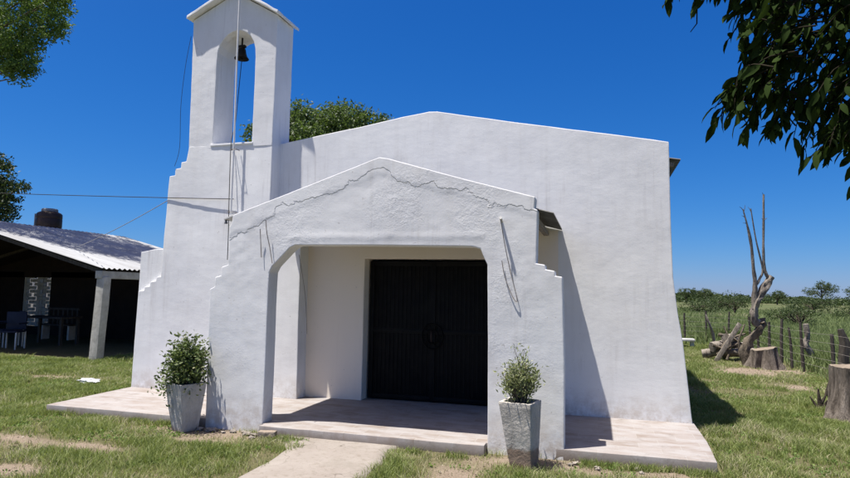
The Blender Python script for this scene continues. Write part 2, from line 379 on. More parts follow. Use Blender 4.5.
def make_tree(name, base, trunk_h, crown_c, R, Rz, nclump, per, leaf, mat, label, cat='tree', group=None, trunk_r=.2, clump_r=.34, seed=1, bark='bark', lean=(0, 0), droop=.3, aspect=.5, extra=None, flat=0, limb_r=1):
    rnd = random.Random(seed); rg = np.random.default_rng(seed)
    root = empty(name, base, label, cat, group)
    b = Vector(base); cc = Vector(crown_c)
    clumps = list(extra or [])
    for _ in range(nclump):
        th = rnd.uniform(0, 2*PI); u = rnd.uniform(-.75, 1); s = rnd.uniform(.35, .85)
        rr = math.sqrt(max(0, 1-u*u))
        c = (cc.x+R*s*rr*math.cos(th), cc.y+R*s*rr*math.sin(th), cc.z+Rz*s*u)
        q = R*clump_r*rnd.uniform(.6, 1.2)
        clumps.append((*c, q, q*rnd.uniform(.55, .85)))
    V, F = [], []
    top = b+Vector((lean[0], lean[1], trunk_h))
    tp = smooth_path([b, b.lerp(top, .5)+Vector((rnd.uniform(-.1, .1), rnd.uniform(-.1, .1), 0)), top], 4)
    tube_data(tp, [trunk_r*(1.25-.55*i/(len(tp)-1)) for i in range(len(tp))], 10, V, F, jag=.25)
    for c in clumps[:min(len(clumps), 16)]:
        e = Vector(c[:3]); mid = top.lerp(e, .5)+Vector((rnd.uniform(-.2, .2), rnd.uniform(-.2, .2), .12*R))
        pp = smooth_path([top-Vector((0, 0, .1*trunk_h)), mid, e], 4)
        tube_data(pp, [trunk_r*limb_r*(.5-.42*i/(len(pp)-1)) for i in range(len(pp))], 6, V, F)
    py_obj('trunk', V, F, M[bark], root)
    P, T = crown_points(clumps, per, rg)
    ls = leaf*(0.7+.6*rg.random(len(P)))
    leaf_mesh('crown', P, ls, M[mat], root, aspect, tint=T, droop=droop, rng=rg, flat=flat)
    return root
def lumps(c, r, n=2, squash=(1, 1, 1), amp=.25, f=2.2, seed=0):
    bm = bmesh.new(); bmesh.ops.create_icosphere(bm, subdivisions=n, radius=1)
    for v in bm.verts:
        p = v.co.copy(); k = 1+amp*noise.noise(p*f+Vector((seed*3.7, seed, 1)))
        v.co = Vector((c[0]+p.x*k*r*squash[0], c[1]+p.y*k*r*squash[1], c[2]+p.z*k*r*squash[2]))
    return bm

# ================================================================ GROUND
def vnoise(x, y, s, seed=0):
    """cheap value noise in numpy"""
    xi = np.floor(x/s).astype(np.int64); yi = np.floor(y/s).astype(np.int64); fx = x/s-xi; fy = y/s-yi
    fx = fx*fx*(3-2*fx); fy = fy*fy*(3-2*fy)
    def h(a, b):
        n = (a*374761393+b*668265263+seed*1274126177) & 0x7fffffff
        n = ((n ^ (n >> 13))*1274126177) & 0x7fffffff
        return ((n ^ (n >> 16)) & 0xffff)/65535.
    return (h(xi, yi)*(1-fx)+h(xi+1, yi)*fx)*(1-fy)+(h(xi, yi+1)*(1-fx)+h(xi+1, yi+1)*fx)*fy
DIRT = [(-4.1, -1.95, 1.1, .33), (-5.6, -2.95, .8, .24), (-8.6, -1.4, .9, .14), (-4.9, -2.9, .5, .12), (.9, -2.0, .5, .1), (-4.0, -2.25, .55, .16), (-.4, -2.0, 1.1, .30), (-3.45, -1.8, .4, .3), (.4, -1.95, .5, .12),
        (3.2, 6.6, .75, 1.0), (3.9, 8.6, .8, 1.0), (3.35, 4.4, .35, .45), (4.0, 7.4, .5, .6), (-4.9, -3.7, .3, .15), (-1.2, -2.6, .35, .5), (-9.4,.6,.5,.25)]
def dirt_at(x, y):
    d = np.zeros_like(x)
    for cx, cy, rx, ry in DIRT:
        q = ((x-cx)/rx)**2+((y-cy)/ry)**2
        d = np.maximum(d, .95*np.exp(-q*.95))
    d += (vnoise(x, y, .55, 3)-.5)*.30+(vnoise(x, y, .17, 5)-.5)*.25
    d += np.clip((vnoise(x, y, .9, 8)-.70)*1.3, 0, .3)
    fld = field_at(x, y)
    return np.clip(d, 0, 1)*(1-fld)
def field_at(x, y):
    e = np.minimum(np.clip((x-4.3)/.8, 0, 1)+np.clip((y-13.2)/2.5, 0, 1), 1)
    return np.where(x > -9, e, np.clip((y-13)/3, 0, 1))
def height_at(x, y):
    h = -.10+(vnoise(x, y, 1.3, 1)-.5)*.035+(vnoise(x, y, .35, 2)-.5)*.014
    near = np.exp(-(np.clip(np.abs(x+2.8)-4.1, 0, 9)**2+np.clip(np.abs(y-4)-5.9, 0, 9)**2)*6)   # level round the chapel
    h = h*(1-near)+(-.105)*near
    far = np.clip((np.hypot(x, y)-25)/60, 0, 1)
    return h+far*(vnoise(x, y, 37., 4)-.5)*1.2*0.5
gx = np.concatenate([-np.geomspace(1500, 17.5, 26), np.arange(-17, 9.01, .11), np.geomspace(9.4, 1500, 34)])
gy = np.concatenate([-np.geomspace(1500, 9.5, 18), np.arange(-9, 19.01, .11), np.geomspace(19.4, 2500, 40)])
GX, GY = np.meshgrid(gx, gy, indexing='ij'); nx, ny = GX.shape
GZ = height_at(GX.ravel(), GY.ravel())
ii = (np.arange(nx-1)[:, None]*ny+np.arange(ny-1)[None, :]).ravel()
gf = np.stack([ii, ii+ny, ii+ny+1, ii+1], 1).ravel()
ground = np_obj('ground', np.stack([GX.ravel(), GY.ravel(), GZ], 1), gf, 4, M['ground'], None,
                {'dirt': dirt_at(GX.ravel(), GY.ravel()), 'field': field_at(GX.ravel(), GY.ravel())}, 180)
tag(ground, kind='structure')

# ---- path of worn concrete from the step towards the viewer
def path_mesh():
    bm = bmesh.new(); L = []
    n = 40
    for i in range(n+1):
        y = -1.86-6.4*i/n
        xl = -3.02+.15*math.exp(-((y+1.8)/.5)**2)*-1.6+.05*noise.noise(Vector((0, y*2.2, 0)))+.03*noise.noise(Vector((0, y*8, 0)))+(.10 if y < -2.2 else 0)
        xr = -1.98+.05*noise.noise(Vector((5, y*2.2, 0)))+.03*noise.noise(Vector((5, y*8, 0)))+.10*min(1, max(0, (-y-2)/1.2))
        row = []
        for k in range(9):
            t = (0, .015, .14, .3, .5, .7, .86, .985, 1)[k]; x = xl*(1-t)+xr*t
            row.append(bm.verts.new((x, y, -.078+.006*noise.noise(Vector((x*2, y*2, 0))) - (.05 if k in (0, 8) else 0))))
        L.append(row)
    for a, b in zip(L, L[1:]):
        for k in range(8): bm.faces.new((a[k], a[k+1], b[k+1], b[k]))
    return bm
tag(bm_obj('path', path_mesh(), M['path'], None, 180), kind='structure')

# ---- tiled terrace round the front of the chapel
def terrace():
    out = [(-6.72, -1.745), (-3.6, -1.745), (-3.6, -1.87), (-1.08, -1.87), (-1.08, -1.745), (1.05, -1.745), (1.10, -.9), (1.11, .25), (-6.80, .25)]
    bm = bmesh.new(); f = bm.faces.new([bm.verts.new((x, y, -.16)) for x, y in out])
    r = bmesh.ops.extrude_face_region(bm, geom=[f]); bmesh.ops.translate(bm, vec=(0, 0, .16), verts=[g for g in r['geom'] if isinstance(g, bmesh.types.BMVert)])
    bmesh.ops.recalc_face_normals(bm, faces=bm.faces)
    bmesh.ops.bevel(bm, geom=list(bm.edges), offset=.008, segments=2, profile=.6, affect='EDGES')
    for ax, lo, hi in ((0, -6.8, 1.1), (1, -1.87, .25)):
        k = int((hi-lo)/.14)
        for i in range(1, k):
            co = [0, 0, 0]; co[ax] = lo+(hi-lo)*(i+.02)/k; no = [0, 0, 0]; no[ax] = 1
            bmesh.ops.bisect_plane(bm, geom=list(bm.verts)+list(bm.edges)+list(bm.faces), plane_co=co, plane_no=no, dist=1e-5)
    wobble(bm, .006, 1.5, .004, 7)
    return bm
tag(bm_obj('terrace_pavement', terrace(), M['tiles'], None, 40), kind='structure')

# ================================================================ CHAPEL
chapel = empty('chapel', (-2.3, 0, 0), 'white plastered country chapel with a bell tower, a gabled porch and a black door', 'chapel')
nave = [(-5.6, -.12), (-5.6, 3.50), (-4.42, 3.70), (-3.27, 3.87), (-2.66, 3.975), (-2.24, 4.03), (-2.12, 4.025), (-1.0, 3.80), (.885, 3.435), (.895, 2.44), (.905, 1.75), (.95, 1.3), (1.0, .92), (1.045, .45), (1.09, 0), (1.10, -.12),
        (-1.22, -.12), (-1.22, 1.965), (-3.14, 1.965), (-3.14, -.12)]
bm = prism(nave, 0, .32, .11, .012); wobble(bm, .014, .9, .004, 5, off=1)
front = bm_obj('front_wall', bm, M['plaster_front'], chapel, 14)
# side and rear walls, roof sheets
for x0, x1 in ((.58, .86), (-5.58, -5.3)):
    bm = bmesh.new(); add_box(bm, x0, x1, .3, 10.2, -.12, 3.18); bm_obj('side_wall', bm, M['plaster'], chapel, 30)
bm = prism([(-5.58, -.12), (-5.58, 3.15), (-2.3, 3.78), (.84, 3.15), (.84, -.12)], 10.2, 10.45, 1.0, .01)
bm_obj('rear_wall', bm, M['plaster'], chapel, 30)
def sheet(x0, z0, x1, z1, y0, y1, pitch=.076, amp=.012, th=.004, n=None):
    """corrugated sheet, slope from (x0,z0) to (x1,z1), ribs running down the slope"""
    k = int((y1-y0)/pitch*6); V = []; F = []
    for j in range(k+1):
        y = y0+(y1-y0)*j/k; h = amp*math.sin(2*PI*(y-y0)/pitch)
        for s in (0, 1):
            for t in (0, .5, 1): V.append((x0+(x1-x0)*t, y, z0+(z1-z0)*t+h-th*s))
    for j in range(k):
        a = j*6; b = a+6
        for q in (0, 1): F += [(a+q, a+q+1, b+q+1, b+q), (a+3+q, b+3+q, b+4+q, a+4+q)]
        F += [(a+2, a+5, b+5, b+2), (a, b, b+3, a+3)]
    F += [(0, 3, 4, 1), (1, 4, 5, 2), (k*6, k*6+1, k*6+4, k*6+3), (k*6+1, k*6+2, k*6+5, k*6+4)]
    return V, F
V, F = sheet(-2.3, 3.86, 1.06, 3.27, .325, 10.5); py_obj('nave_roof', V, F, M['tin_dark'], chapel, 60)
V, F = sheet(-2.3, 3.86, -5.75, 3.27, .325, 10.5); py_obj('nave_roof', V, F, M['tin_dark'], chapel, 60)
for y in (.38, 2.8, 5.2, 7.6, 10.0):
    for sgn, xe in ((1, .98), (-1, -5.6)):
        a = Vector((-2.3, y, 3.80)); b = Vector((xe, y, 3.24 if sgn > 0 else 3.245)); c = (a+b)/2; L = (b-a).length
        ang = math.atan2(b.z-a.z, b.x-a.x)
        bm = bmesh.new(); add_box(bm, c.x-L/2, c.x+L/2, y-.03, y+.03, c.z-.055, c.z-.005, 0, Matrix.Rotation(-ang, 3, 'Y')); bm_obj('rafter', bm, M['wood_grey'], chapel, 30)

# bell tower: wide stepped block below, pierced belfry above
def steps(a, b, n):
    """staircase from a up to b, n risers, riser first"""
    out = []; x, z = a
    for i in range(n):
        z2 = a[1]+(b[1]-a[1])*(i+1)/n; x2 = a[0]+(b[0]-a[0])*(i+1)/n
        out += [(x, z2), (x2, z2)]; x = x2
    return out
low = [(-6.77, -.12), (-6.76, .7), (-6.74, 1.44)] + [(-6.64, 1.455), (-6.63, 1.51), (-6.54, 1.52), (-6.53, 1.585), (-6.43, 1.60), (-6.42, 1.66), (-6.345, 1.67)] + [(-6.33, 2.3), (-6.285, 3.21)] + \
      [(-6.19, 3.22), (-6.185, 3.32), (-6.09, 3.33), (-6.085, 3.42), (-6.00, 3.43), (-5.985, 3.52), (-5.96, 3.66), (-4.54, 3.645), (-4.545, 2.22), (-4.02, 2.17), (-4.0, -.12)]
bm = prism(low, -.25, .24, .10, .010); wobble(bm, .012, 1.0, .004, 6, off=4)
bm_obj('tower_base', bm, M['plaster'], chapel, 14)
arch = []
for i in range(13):
    t = PI*i/12; arch.append((-5.215+.335*math.cos(t)*(1.0), 4.96+.46*(math.sin(t)**.85)))
up = [(-5.965, 3.60), (-6.01, 5.66), (-5.26, 6.02), (-4.535, 5.585), (-4.54, 3.60), (-4.88, 3.60)] + arch + [(-5.55, 3.60)]
bm = prism(up, -.25, .24, .07, .010); wobble(bm, .010, 1.2, .004, 6, off=6)
bm_obj('belfry', bm, M['plaster_rough'], chapel, 14)
# sill inside the opening
bm = prism([(-5.58, 3.64), (-5.58, 3.675), (-4.86, 3.67), (-4.86, 3.64)], -.262, .25, .08, .004); wobble(bm, .006, 2, .004, 9)
bm_obj('belfry_sill', bm, M['plaster'], chapel, 40)
# thin pitched cap, overhanging on every side
cap = [(-6.06, 5.655), (-5.26, 6.035), (-4.48, 5.565), (-4.475, 5.605), (-5.26, 6.085), (-6.055, 5.70)]
bm = prism(cap, -.355, .30, .08, .005); wobble(bm, .008, 3, .009, 11, off=2)
bm_obj('belfry_cap', bm, M['plaster_rough'], chapel, 14)
# low wall beside the tower, a little behind its stepped face
bm = prism([(-6.79, -.12), (-6.775, 2.045), (-6.55, 2.085), (-6.25, 2.10), (-6.25, -.12)], -.20, .15, .12, .008); wobble(bm, .006, 1.3, .003, 7, off=12)
bm_obj('buttress', bm, M['plaster'], chapel, 14)

# porch front with its opening
def gable_z(x): return 2.985-(.324 if x < -2.3 else .286)*abs(x+2.3)
pf = [(-4.37, -.14), (-4.39, .7), (-4.40, 1.50), (-4.34, 1.53), (-4.335, 1.64), (-4.26, 1.66), (-4.255, 1.76), (-4.17, 1.79), (-4.165, 2.24), (-4.145, 2.28), (-4.13, 2.375), (-3.2, 2.69), (-2.4, 2.955), (-2.3, 2.985), (-2.2, 2.965), (-1.4, 2.725), (-.595, 2.495),
      (-.605, 2.375), (-.57, 2.36), (-.585, 1.815), (-.495, 1.80), (-.49, 1.755), (-.40, 1.74), (-.395, 1.69), (-.325, 1.68), (-.31, .8), (-.315, -.14),
      (-1.07, -.14), (-1.075, 1.0), (-1.085, 1.80), (-1.12, 1.87), (-1.16, 1.965), (-1.25, 1.99), (-2.3, 2.005), (-3.30, 2.015), (-3.37, 1.985), (-3.585, 1.77), (-3.62, 1.70), (-3.625, 1.5), (-3.625, .7), (-3.63, -.14)]
bm = prism(pf, -1.75, -1.54, .028, .010)
def relief(v, p):
    if p.y < -1.70:
        band = gable_z(p.x)-p.z
        left = p.x < -2.3
        lim = .20+.05*noise.noise(Vector((p.x*1.7, 0, 3)))+.03*noise.noise(Vector((p.x*7, 0, 9)))+(.10 if left else .03)*max(0, (abs(p.x+2.3)-.9))*.5
        s = 1/(1+math.exp(-max(-30, min(30, (lim-band)/.004))))
        v.co.y -= .003*s
        # thick uneven rendering round the shoulders
        rough = math.exp(-((p.x+4.1)/.4)**2-((p.z-1.9)/.4)**2)+.8*math.exp(-((p.x+.85)/.45)**2-((p.z-1.75)/.3)**2)+.25*(p.z > 1.9)
        v.co.y -= rough*(.0022*noise.noise(p*11)+.0022*noise.noise(p*24))
        # lip above the opening
        v.co.y -= .004*math.exp(-((p.z-2.10-.02*noise.noise(Vector((p.x*3, 0, 0))))/.035)**2)*(1 if -3.4 < p.x < -1.1 else 0)
wobble(bm, .010, .8, .0016, 7, relief, off=8)
bm_obj('porch_front', bm, M['plaster_porch'], chapel, 14)
V, F = sheet(-2.3, 2.84, -.42, 2.345, -1.60, -.004, .076, .010); py_obj('porch_roof', V, F, M['tin_dark'], chapel, 60)
V, F = sheet(-2.3, 2.84, -4.18, 2.345, -1.60, -.004, .076, .010); py_obj('porch_roof', V, F, M['tin_dark'], chapel, 60)
for x, z in ((-.62, 2.31), (-1.4, 2.52), (-2.27, 2.74), (-3.2, 2.52), (-3.95, 2.33)): bm = bmesh.new(); add_box(bm, x-.03, x+.03, -1.56, -.01, z-.05, z+.01); bm_obj('purlin', bm, M['wood_grey'], chapel, 30)
# black double door, ribbed sheet metal in a frame
door = bm_obj('door', (lambda b: (add_box(b, -3.11, -1.25, .19, .225, .012, 1.935, .003), [add_box(b, x0, x1, .165, .192, .012, 1.935, .004) for x0, x1 in ((-3.115, -3.05), (-2.212, -2.142), (-1.31, -1.245))],
    [add_box(b, -3.05, -1.31, .167, .191, z, z+.06, .004) for z in (.02, .93, 1.87)],
    [add_box(b, x-.012, x+.012, .178, .192, .09, 1.86, .003) for x in [-3.0+.0605*i for i in range(28)] if abs(x+2.177) > .05], b)[-1])(bmesh.new()), M['black_metal'], chapel, 30)
V, F = [], []
for r, w in ((.15, .010), (.085, .008)):
    tube_data([(-2.177+r*math.cos(2*PI*k/28), .155, .90+r*1.15*math.sin(2*PI*k/28)) for k in range(29)], [w]*29, 6, V, F)
for k in range(10):
    a = 2*PI*k/10; tube_data([(-2.177+.085*math.cos(a), .155, .90+.098*math.sin(a)), (-2.177+.15*math.cos(a), .155, .90+.172*math.sin(a))], [.006, .006], 5, V, F)
py_obj('emblem', V, F, M['black_metal'], door)
V, F = tube_data(smooth_path([(-2.177, .16, .82), (-2.177, .10, .84), (-2.177, .09, .90), (-2.177, .10, .96), (-2.177, .16, .98)], 5), [.011]*21, 8)
py_obj('handle', V, F, M['tank'], door)

# ================================================================ BELL, PIPE, CABLES
def make_bell():
    c = (-5.285, 0.0, 5.055)
    root = empty('bell', (c[0], c[1], c[2]+.34), 'small dark bronze bell hanging in the arch of the belfry', 'bell')
    c = (c[0], c[1], c[2]+.02)
    V, F = lathe_data([(r*1.22, z*1.12) for r, z in [(.0, .165), (.02, .165), (.035, .155), (.048, .13), (.055, .08), (.068, .035), (.092, 0), (.090, -.004), (.062, .035), (.048, .08), (.03, .14), (0, .15)]], c, 24)
    py_obj('bell_body', V, F, M['bell'], root)
    tube('yoke', [(c[0], 0, c[2]+.17), (c[0], 0, c[2]+.38)], .014, M['bell'], root)
    bm = bmesh.new(); add_box(bm, c[0]-.06, c[0]+.06, -.03, .03, c[2]+.175, c[2]+.215, .008); bm_obj('headstock', bm, M['bell'], root)
    V, F = tube_data([(c[0], 0, c[2]+.12), (c[0]+.004, 0, c[2]-.02)], [.006, .006], 6); lathe_data([(0, -.03), (.016, -.025), (.022, -.01), (.016, .004), (0, .01)], (c[0]+.004, 0, c[2]), 10, V, F)
    py_obj('clapper', V, F, M['bell'], root)
    tube('bell_rope', smooth_path([(c[0]+.004, 0, c[2]-.02), (c[0]+.012, -.06, 4.5), (-5.235, -.16, 4.0), (-5.205, -.285, 3.66), (-5.165, -.335, 2.95), (-5.13, -.36, 2.30), (-5.125, -.36, 1.92)], 6), .0055, M['cord'], root, 6)
make_bell()
pipe = empty('mast_pipe', (-5.08, -.34, 2.5), 'slim white pipe standing up the front of the bell tower to its roof', 'pipe')
tube('pipe_run', [(-5.115, -.345, 2.50), (-5.12, -.34, 3.7), (-5.14, -.335, 4.9), (-5.135, -.35, 6.6)], [.0135]*4, M['pvc'], pipe, 10)
for z in (2.62, 3.55): tube('clamp', [(-5.16, -.26, z), (-5.16, -.362, z), (-5.075, -.362, z), (-5.075, -.26, z)], .006, M['rebar'], pipe, 6)
br = empty('bracket_insulator', (-5.12, -.40, 2.5), 'small whitewashed angle bracket sticking out at the foot of the white pipe', 'bracket')
bm = bmesh.new(); add_box(bm, -5.17, -4.98, -.43, -.25, 2.52, 2.545, .003, Matrix.Rotation(math.radians(-17), 3, 'Y')); add_box(bm, -5.02, -4.99, -.42, -.26, 2.49, 2.57, .003)
bm_obj('bracket_plate', bm, M['white_paint'], br); V, F = lathe_data([(0, 0), (.02, 0), (.026, .02), (.012, .03), (.024, .045), (.0, .06)], (-5.15, -.40, 2.44), 12); py_obj('insulator', V, F, M['tank_lid'], br)
sw = bm_obj('switch_box', (lambda b: (add_box(b, -5.135, -5.045, -.31, -.25, 1.87, 1.905, .006), b)[-1])(bmesh.new()), M['white_paint'], None, 30)
tag(sw, 'little white ledge on the tower wall where the thin dark cord ends', 'ledge')
tag(tube('power_cable', sag((-19.0, .02, 3.72), (-5.12, -.285, 2.82), .07, 40), .0055, M['cord']), 'black power cable strung level across the sky to the tower pipe', 'cable')
tag(tube('service_cable', sag((-14.2, 5.0, 2.35), (-6.36, .0, 2.95), .10, 30), .006, M['cord_grey']), 'faint grey cable rising from the shed roof to the side of the tower', 'cable')
tag(tube('loose_wire', smooth_path([(-6.02, -.27, 5.4), (-6.08, -.29, 4.9), (-6.13, -.28, 4.3), (-6.12, -.27, 3.65), (-6.20, -.26, 3.36)], 6), .0035, M['cord'], None, 5), 'thin dark wire dangling beside the left edge of the belfry', 'wire')
tag(tube('hanging_cord', smooth_path([(-.935, -1.83, 2.26), (-.90, -1.80, 2.02), (-.84, -1.772, 1.72), (-.775, -1.772, 1.46), (-.79, -1.772, 1.43), (-.84, -1.772, 1.52), (-.90, -1.772, 1.68), (-.93, -1.772, 1.84)], 6), .0045, M['rebar'], None, 6), 'bent grey rod hanging from a peg on the right side of the porch front', 'rod')
tag(tube('wall_peg', [(-.94, -1.72, 2.24), (-.935, -1.845, 2.275)], [.013, .016], M['white_paint'], None, 8), 'white peg high on the right side of the porch front', 'peg')
tag(tube('loose_rod', smooth_path([(-3.66, -1.80, 2.30), (-3.64, -1.80, 2.15), (-3.60, -1.79, 1.98), (-3.555, -1.80, 1.80)], 4), .005, M['rebar'], None, 6), 'thin rod leaning from the gable down to the left corner of the porch opening', 'rod')
tag(tube('short_wire', [(-3.735, -1.79, 2.20), (-3.73, -1.772, 2.02), (-3.715, -1.772, 1.87)], .0045, M['rebar'], None, 6), 'short wire hanging straight down left of the porch opening', 'wire')
tag(tube('porch_cord', smooth_path([(-4.03, -.27, 2.0), (-3.90, -.30, 1.45), (-3.86, -.28, .9)][:3], 5), .004, M['rebar'], None, 6), 'thin cord hanging down the sunlit wall inside the porch', 'cord')

# ================================================================ PLANTERS
def planter(name, c, wt, wb, h, rot, mat, label, lean=(0, 0)):
    root = empty(name, (c[0], c[1], -.1), label, 'planter')
    def ring(bm, w, z, t=0):
        q = []
        for sx, sy in ((-1, -1), (1, -1), (1, 1), (-1, 1)):
            v = Vector((sx*(w/2-t), sy*(w/2-t), 0)); v = Matrix.Rotation(rot, 3, 'Z') @ v
            q.append(bm.verts.new((v.x+lean[0]*z/h, v.y+lean[1]*z/h, z)))
        return q
    bm = bmesh.new()
    rs = [ring(bm, wb, 0), ring(bm, wt, h), ring(bm, wt, h, .035), ring(bm, wt*.9, h-.14, .035)]
    for a, b in zip(rs, rs[1:]):
        for k in range(4): bm.faces.new((a[k], a[(k+1) % 4], b[(k+1) % 4], b[k]))
    bm.faces.new(rs[0][::-1]); bm.faces.new(rs[-1])
    bmesh.ops.recalc_face_normals(bm, faces=bm.faces)
    bmesh.ops.bevel(bm, geom=list(bm.edges), offset=.006, segments=2, profile=.6, affect='EDGES')
    for i in range(1, 12):
        bmesh.ops.bisect_plane(bm, geom=list(bm.verts)+list(bm.edges)+list(bm.faces), plane_co=(0, 0, h*i/12), plane_no=(0, 0, 1), dist=1e-5)
    for i in range(-4, 5):
        bmesh.ops.bisect_plane(bm, geom=list(bm.verts)+list(bm.edges)+list(bm.faces), plane_co=(i*.05+.003, 0, 0), plane_no=(1, 0, 0), dist=1e-5)
    wobble(bm, .006, 4, .005, 17, off=c[0])
    o = bm_obj('pot_body', bm, mat, root, 40); o.location = (0, 0, 0)
    bm = bmesh.new(); r = ring(bm, wt*.97, h-.05, .04); bm.faces.new(r); bmesh.ops.subdivide_edges(bm, edges=bm.edges, cuts=8, use_grid_fill=True)
    for v in bm.verts: v.co.z += .02*noise.noise(v.co*14)
    o = bm_obj('soil', bm, M['soil'], root); o.location = (0, 0, 0)
    return root
planter('concrete_planter', (-4.49, -1.95), .325, .20, .53, math.radians(-20), M['pot_white'], 'tapered whitewashed concrete planter in front of the left porch pillar', (-.02, 0))
planter('concrete_planter', (-.66, -2.10), .315, .205, .60, math.radians(-14), M['pot_worn'], 'tapered grey concrete planter with a dirty brown foot in front of the right porch pillar', (-.04, 0))
def potted(name, c, z0, h, R, nst, leaf, mat, label, seed, up, per, stray=()):
    rg = np.random.default_rng(seed); rnd = random.Random(seed)
    root = empty(name, (c[0], c[1], z0), label, 'shrub')
    V, F = [], []; P = []; D = []; T = []
    for i in range(nst):
        th = rnd.uniform(0, 2*PI); rr = R*math.sqrt(rnd.random())*.95; hh = h*rnd.uniform(.55, 1.0)*(1-.38*(rr/R)**2)
        b = Vector((c[0]+rnd.uniform(-.05, .05), c[1]+rnd.uniform(-.05, .05), z0-.06))
        e = Vector((c[0]+rr*math.cos(th), c[1]+rr*math.sin(th), z0+hh))
        if i < len(stray): e = Vector(stray[i])
        m = b.lerp(e, .5)+Vector((rr*.25*math.cos(th), rr*.25*math.sin(th), -.04*h if up < .5 else .03))
        pp = smooth_path([b, m, e], 4); tube_data(pp, [.006-.004*k/(len(pp)-1) for k in range(len(pp))], 5, V, F)
        tb = rnd.random()*.55
        for k in range(per):
            t = .3+.7*rnd.random()**.75; j = min(int(t*(len(pp)-1)), len(pp)-2); q = pp[j].lerp(pp[j+1], t*(len(pp)-1)-j)
            s = .055*(1-up)+.022
            P.append((q.x+rnd.gauss(0, s), q.y+rnd.gauss(0, s), q.z+rnd.gauss(0, s)))
            D.append((math.cos(th)*.6+rnd.gauss(0, .6), math.sin(th)*.6+rnd.gauss(0, .6), up+rnd.gauss(0, .4))); T.append(min(1, tb+rnd.random()*.45))
    py_obj('stems', V, F, M['bark'], root)
    leaf_mesh('foliage', P, leaf*(.7+.6*rg.random(len(P))), M[mat], root, .5 if up < .5 else .34, tint=np.array(T), rng=rg, dirs=D)
potted('potted_shrub', (-4.51, -1.95), .40, .52, .165, 80, .046, 'leaf_shrub', 'bushy dark green shrub growing in the whitewashed planter', 3, .15, 60, [(-4.78, -2.05, .42), (-4.76, -2.05, .36), (-4.74, -2.0, .48), (-4.55, -1.95, .94), (-4.60, -1.95, .92)])
potted('potted_shrub', (-.69, -2.10), .48, .43, .155, 66, .038, 'leaf_pale', 'wispy pale green shrub growing in the grey worn planter', 5, .75, 34, [(-.88, -2.1, .76), (-.86, -2.1, .68), (-.66, -2.1, .98), (-.76, -2.1, .99)])

# ================================================================ SMALL THINGS ON THE GROUND
bk = bm_obj('broken_brick', (lambda b: (add_box(b, -3.52, -3.33, -2.03, -1.93, -.10, -.02, .008, Matrix.Rotation(.25, 3, 'Z')), bmesh.ops.subdivide_edges(b, edges=b.edges, cuts=2, use_grid_fill=True), wobble(b, .012, 9, .006, 25), b)[-1])(bmesh.new()), M['brickm'], None, 30)
tag(bk, 'broken brick lying on the grass edge just left of the path', 'brick')
rk = random.Random(5)
for i in range(16):
    if i < 9: x = -4.35+.85*i/8+rk.uniform(-.04, .04); y = -1.83-rk.uniform(0, .09)
    else: x = -3.55+rk.uniform(-.1, .3); y = -1.86-rk.uniform(0, .2)
    s = rk.uniform(.018, .042)
    o = bm_obj('rubble_stone', lumps((x, y, -.10+s*.35), s, 2, (1.3, 1, .6), .8, 1.7, i), M['stone'], None, 40)
    tag(o, 'grey lump of rubble among the broken mortar at the foot of the left porch pillar', 'stone', 'rubble at the foot of the left porch pillar')
for i in range(7):
    x = -.25+rk.uniform(0, .8); s = rk.uniform(.012, .026); y = -1.86-rk.uniform(0, .18)
    o = bm_obj('pebble', lumps((x, y, -.10+s*.4), s, 2, (1.3, 1, .7), .8, 1.7, i+40), M['stone'], None, 40)
    tag(o, 'pale pebble on the dirt strip between the grey planter and the terrace edge', 'pebble', 'pebbles beside the right porch pillar')
bag = bm_obj('plastic_bag', lumps((-8.05, .25, -.055), .12, 4, (1.5, .9, .4), .45, 2.4, 3), M['plastic_bag'], None, 20)
tag(bag, 'crumpled white plastic bag lying on the lawn near the shed', 'bag')

# ================================================================ SHED
shed = empty('open_shed', (-10.3, 2.65, -.1), 'dark open-sided shed with a corrugated tin roof left of the chapel', 'shed')
EX, EZ, RX, RZ, Y0, Y1 = -10.22, 1.90, -15.2, 3.18, 2.6, 8.6
V, F = sheet(RX, RZ, EX, EZ, Y0, Y1, .15, .018); py_obj('roof', V, F, M['tin'], shed, 60)
V, F = sheet(RX, RZ, -21.0, 1.75, Y0, Y1, .15, .018); py_obj('roof', V, F, M['tin'], shed, 60)
for xa, za in ((EX-.12, EZ+.03), (-20.9, 1.78)):  # near-black panels added under the tin to deepen the shade inside
    py_obj('shade_panel', [(RX, Y0+.12, RZ-.045), (xa, Y0+.12, za-.045), (xa, Y1-.1, za-.045), (RX, Y1-.1, RZ-.045), (RX, Y0+.12, RZ-.03), (xa, Y0+.12, za-.03), (xa, Y1-.1, za-.03), (RX, Y1-.1, RZ-.03)], [(0, 1, 2, 3), (4, 5, 6, 7), (0, 1, 5, 4), (2, 3, 7, 6), (0, 3, 7, 4), (1, 2, 6, 5)], M['inner_wall'], shed, 20)
def post(name, x, y, z0, z1, w, mat, par, lean=0):
    bm = bmesh.new(); add_box(bm, x-w/2, x+w/2, y-w/2, y+w/2, z0, z1, .008)
    bmesh.ops.subdivide_edges(bm, edges=[e for e in bm.edges if abs(e.verts[0].co.z-e.verts[1].co.z) > 1], cuts=8)
    for v in bm.verts: v.co.x += lean*(v.co.z-z0)
    wobble(bm, .02, 1.3, .005, 6, off=x)
    return bm_obj(name, bm, mat, par, 40)
post('post', -10.42, 2.78, -.15, 1.72, .20, M['stucco_beam'], shed, .05)
post('post', -10.30, 5.3, -.15, 1.72, .15, M['stucco_beam'], shed)
post('post', -10.30, 8.3, -.15, 1.72, .15, M['stucco_beam'], shed)
post('post', -14.9, 2.8, -.15, 2.9, .14, M['wood_grey'], shed); post('post', -14.9, 8.3, -.15, 2.9, .14, M['wood_grey'], shed)
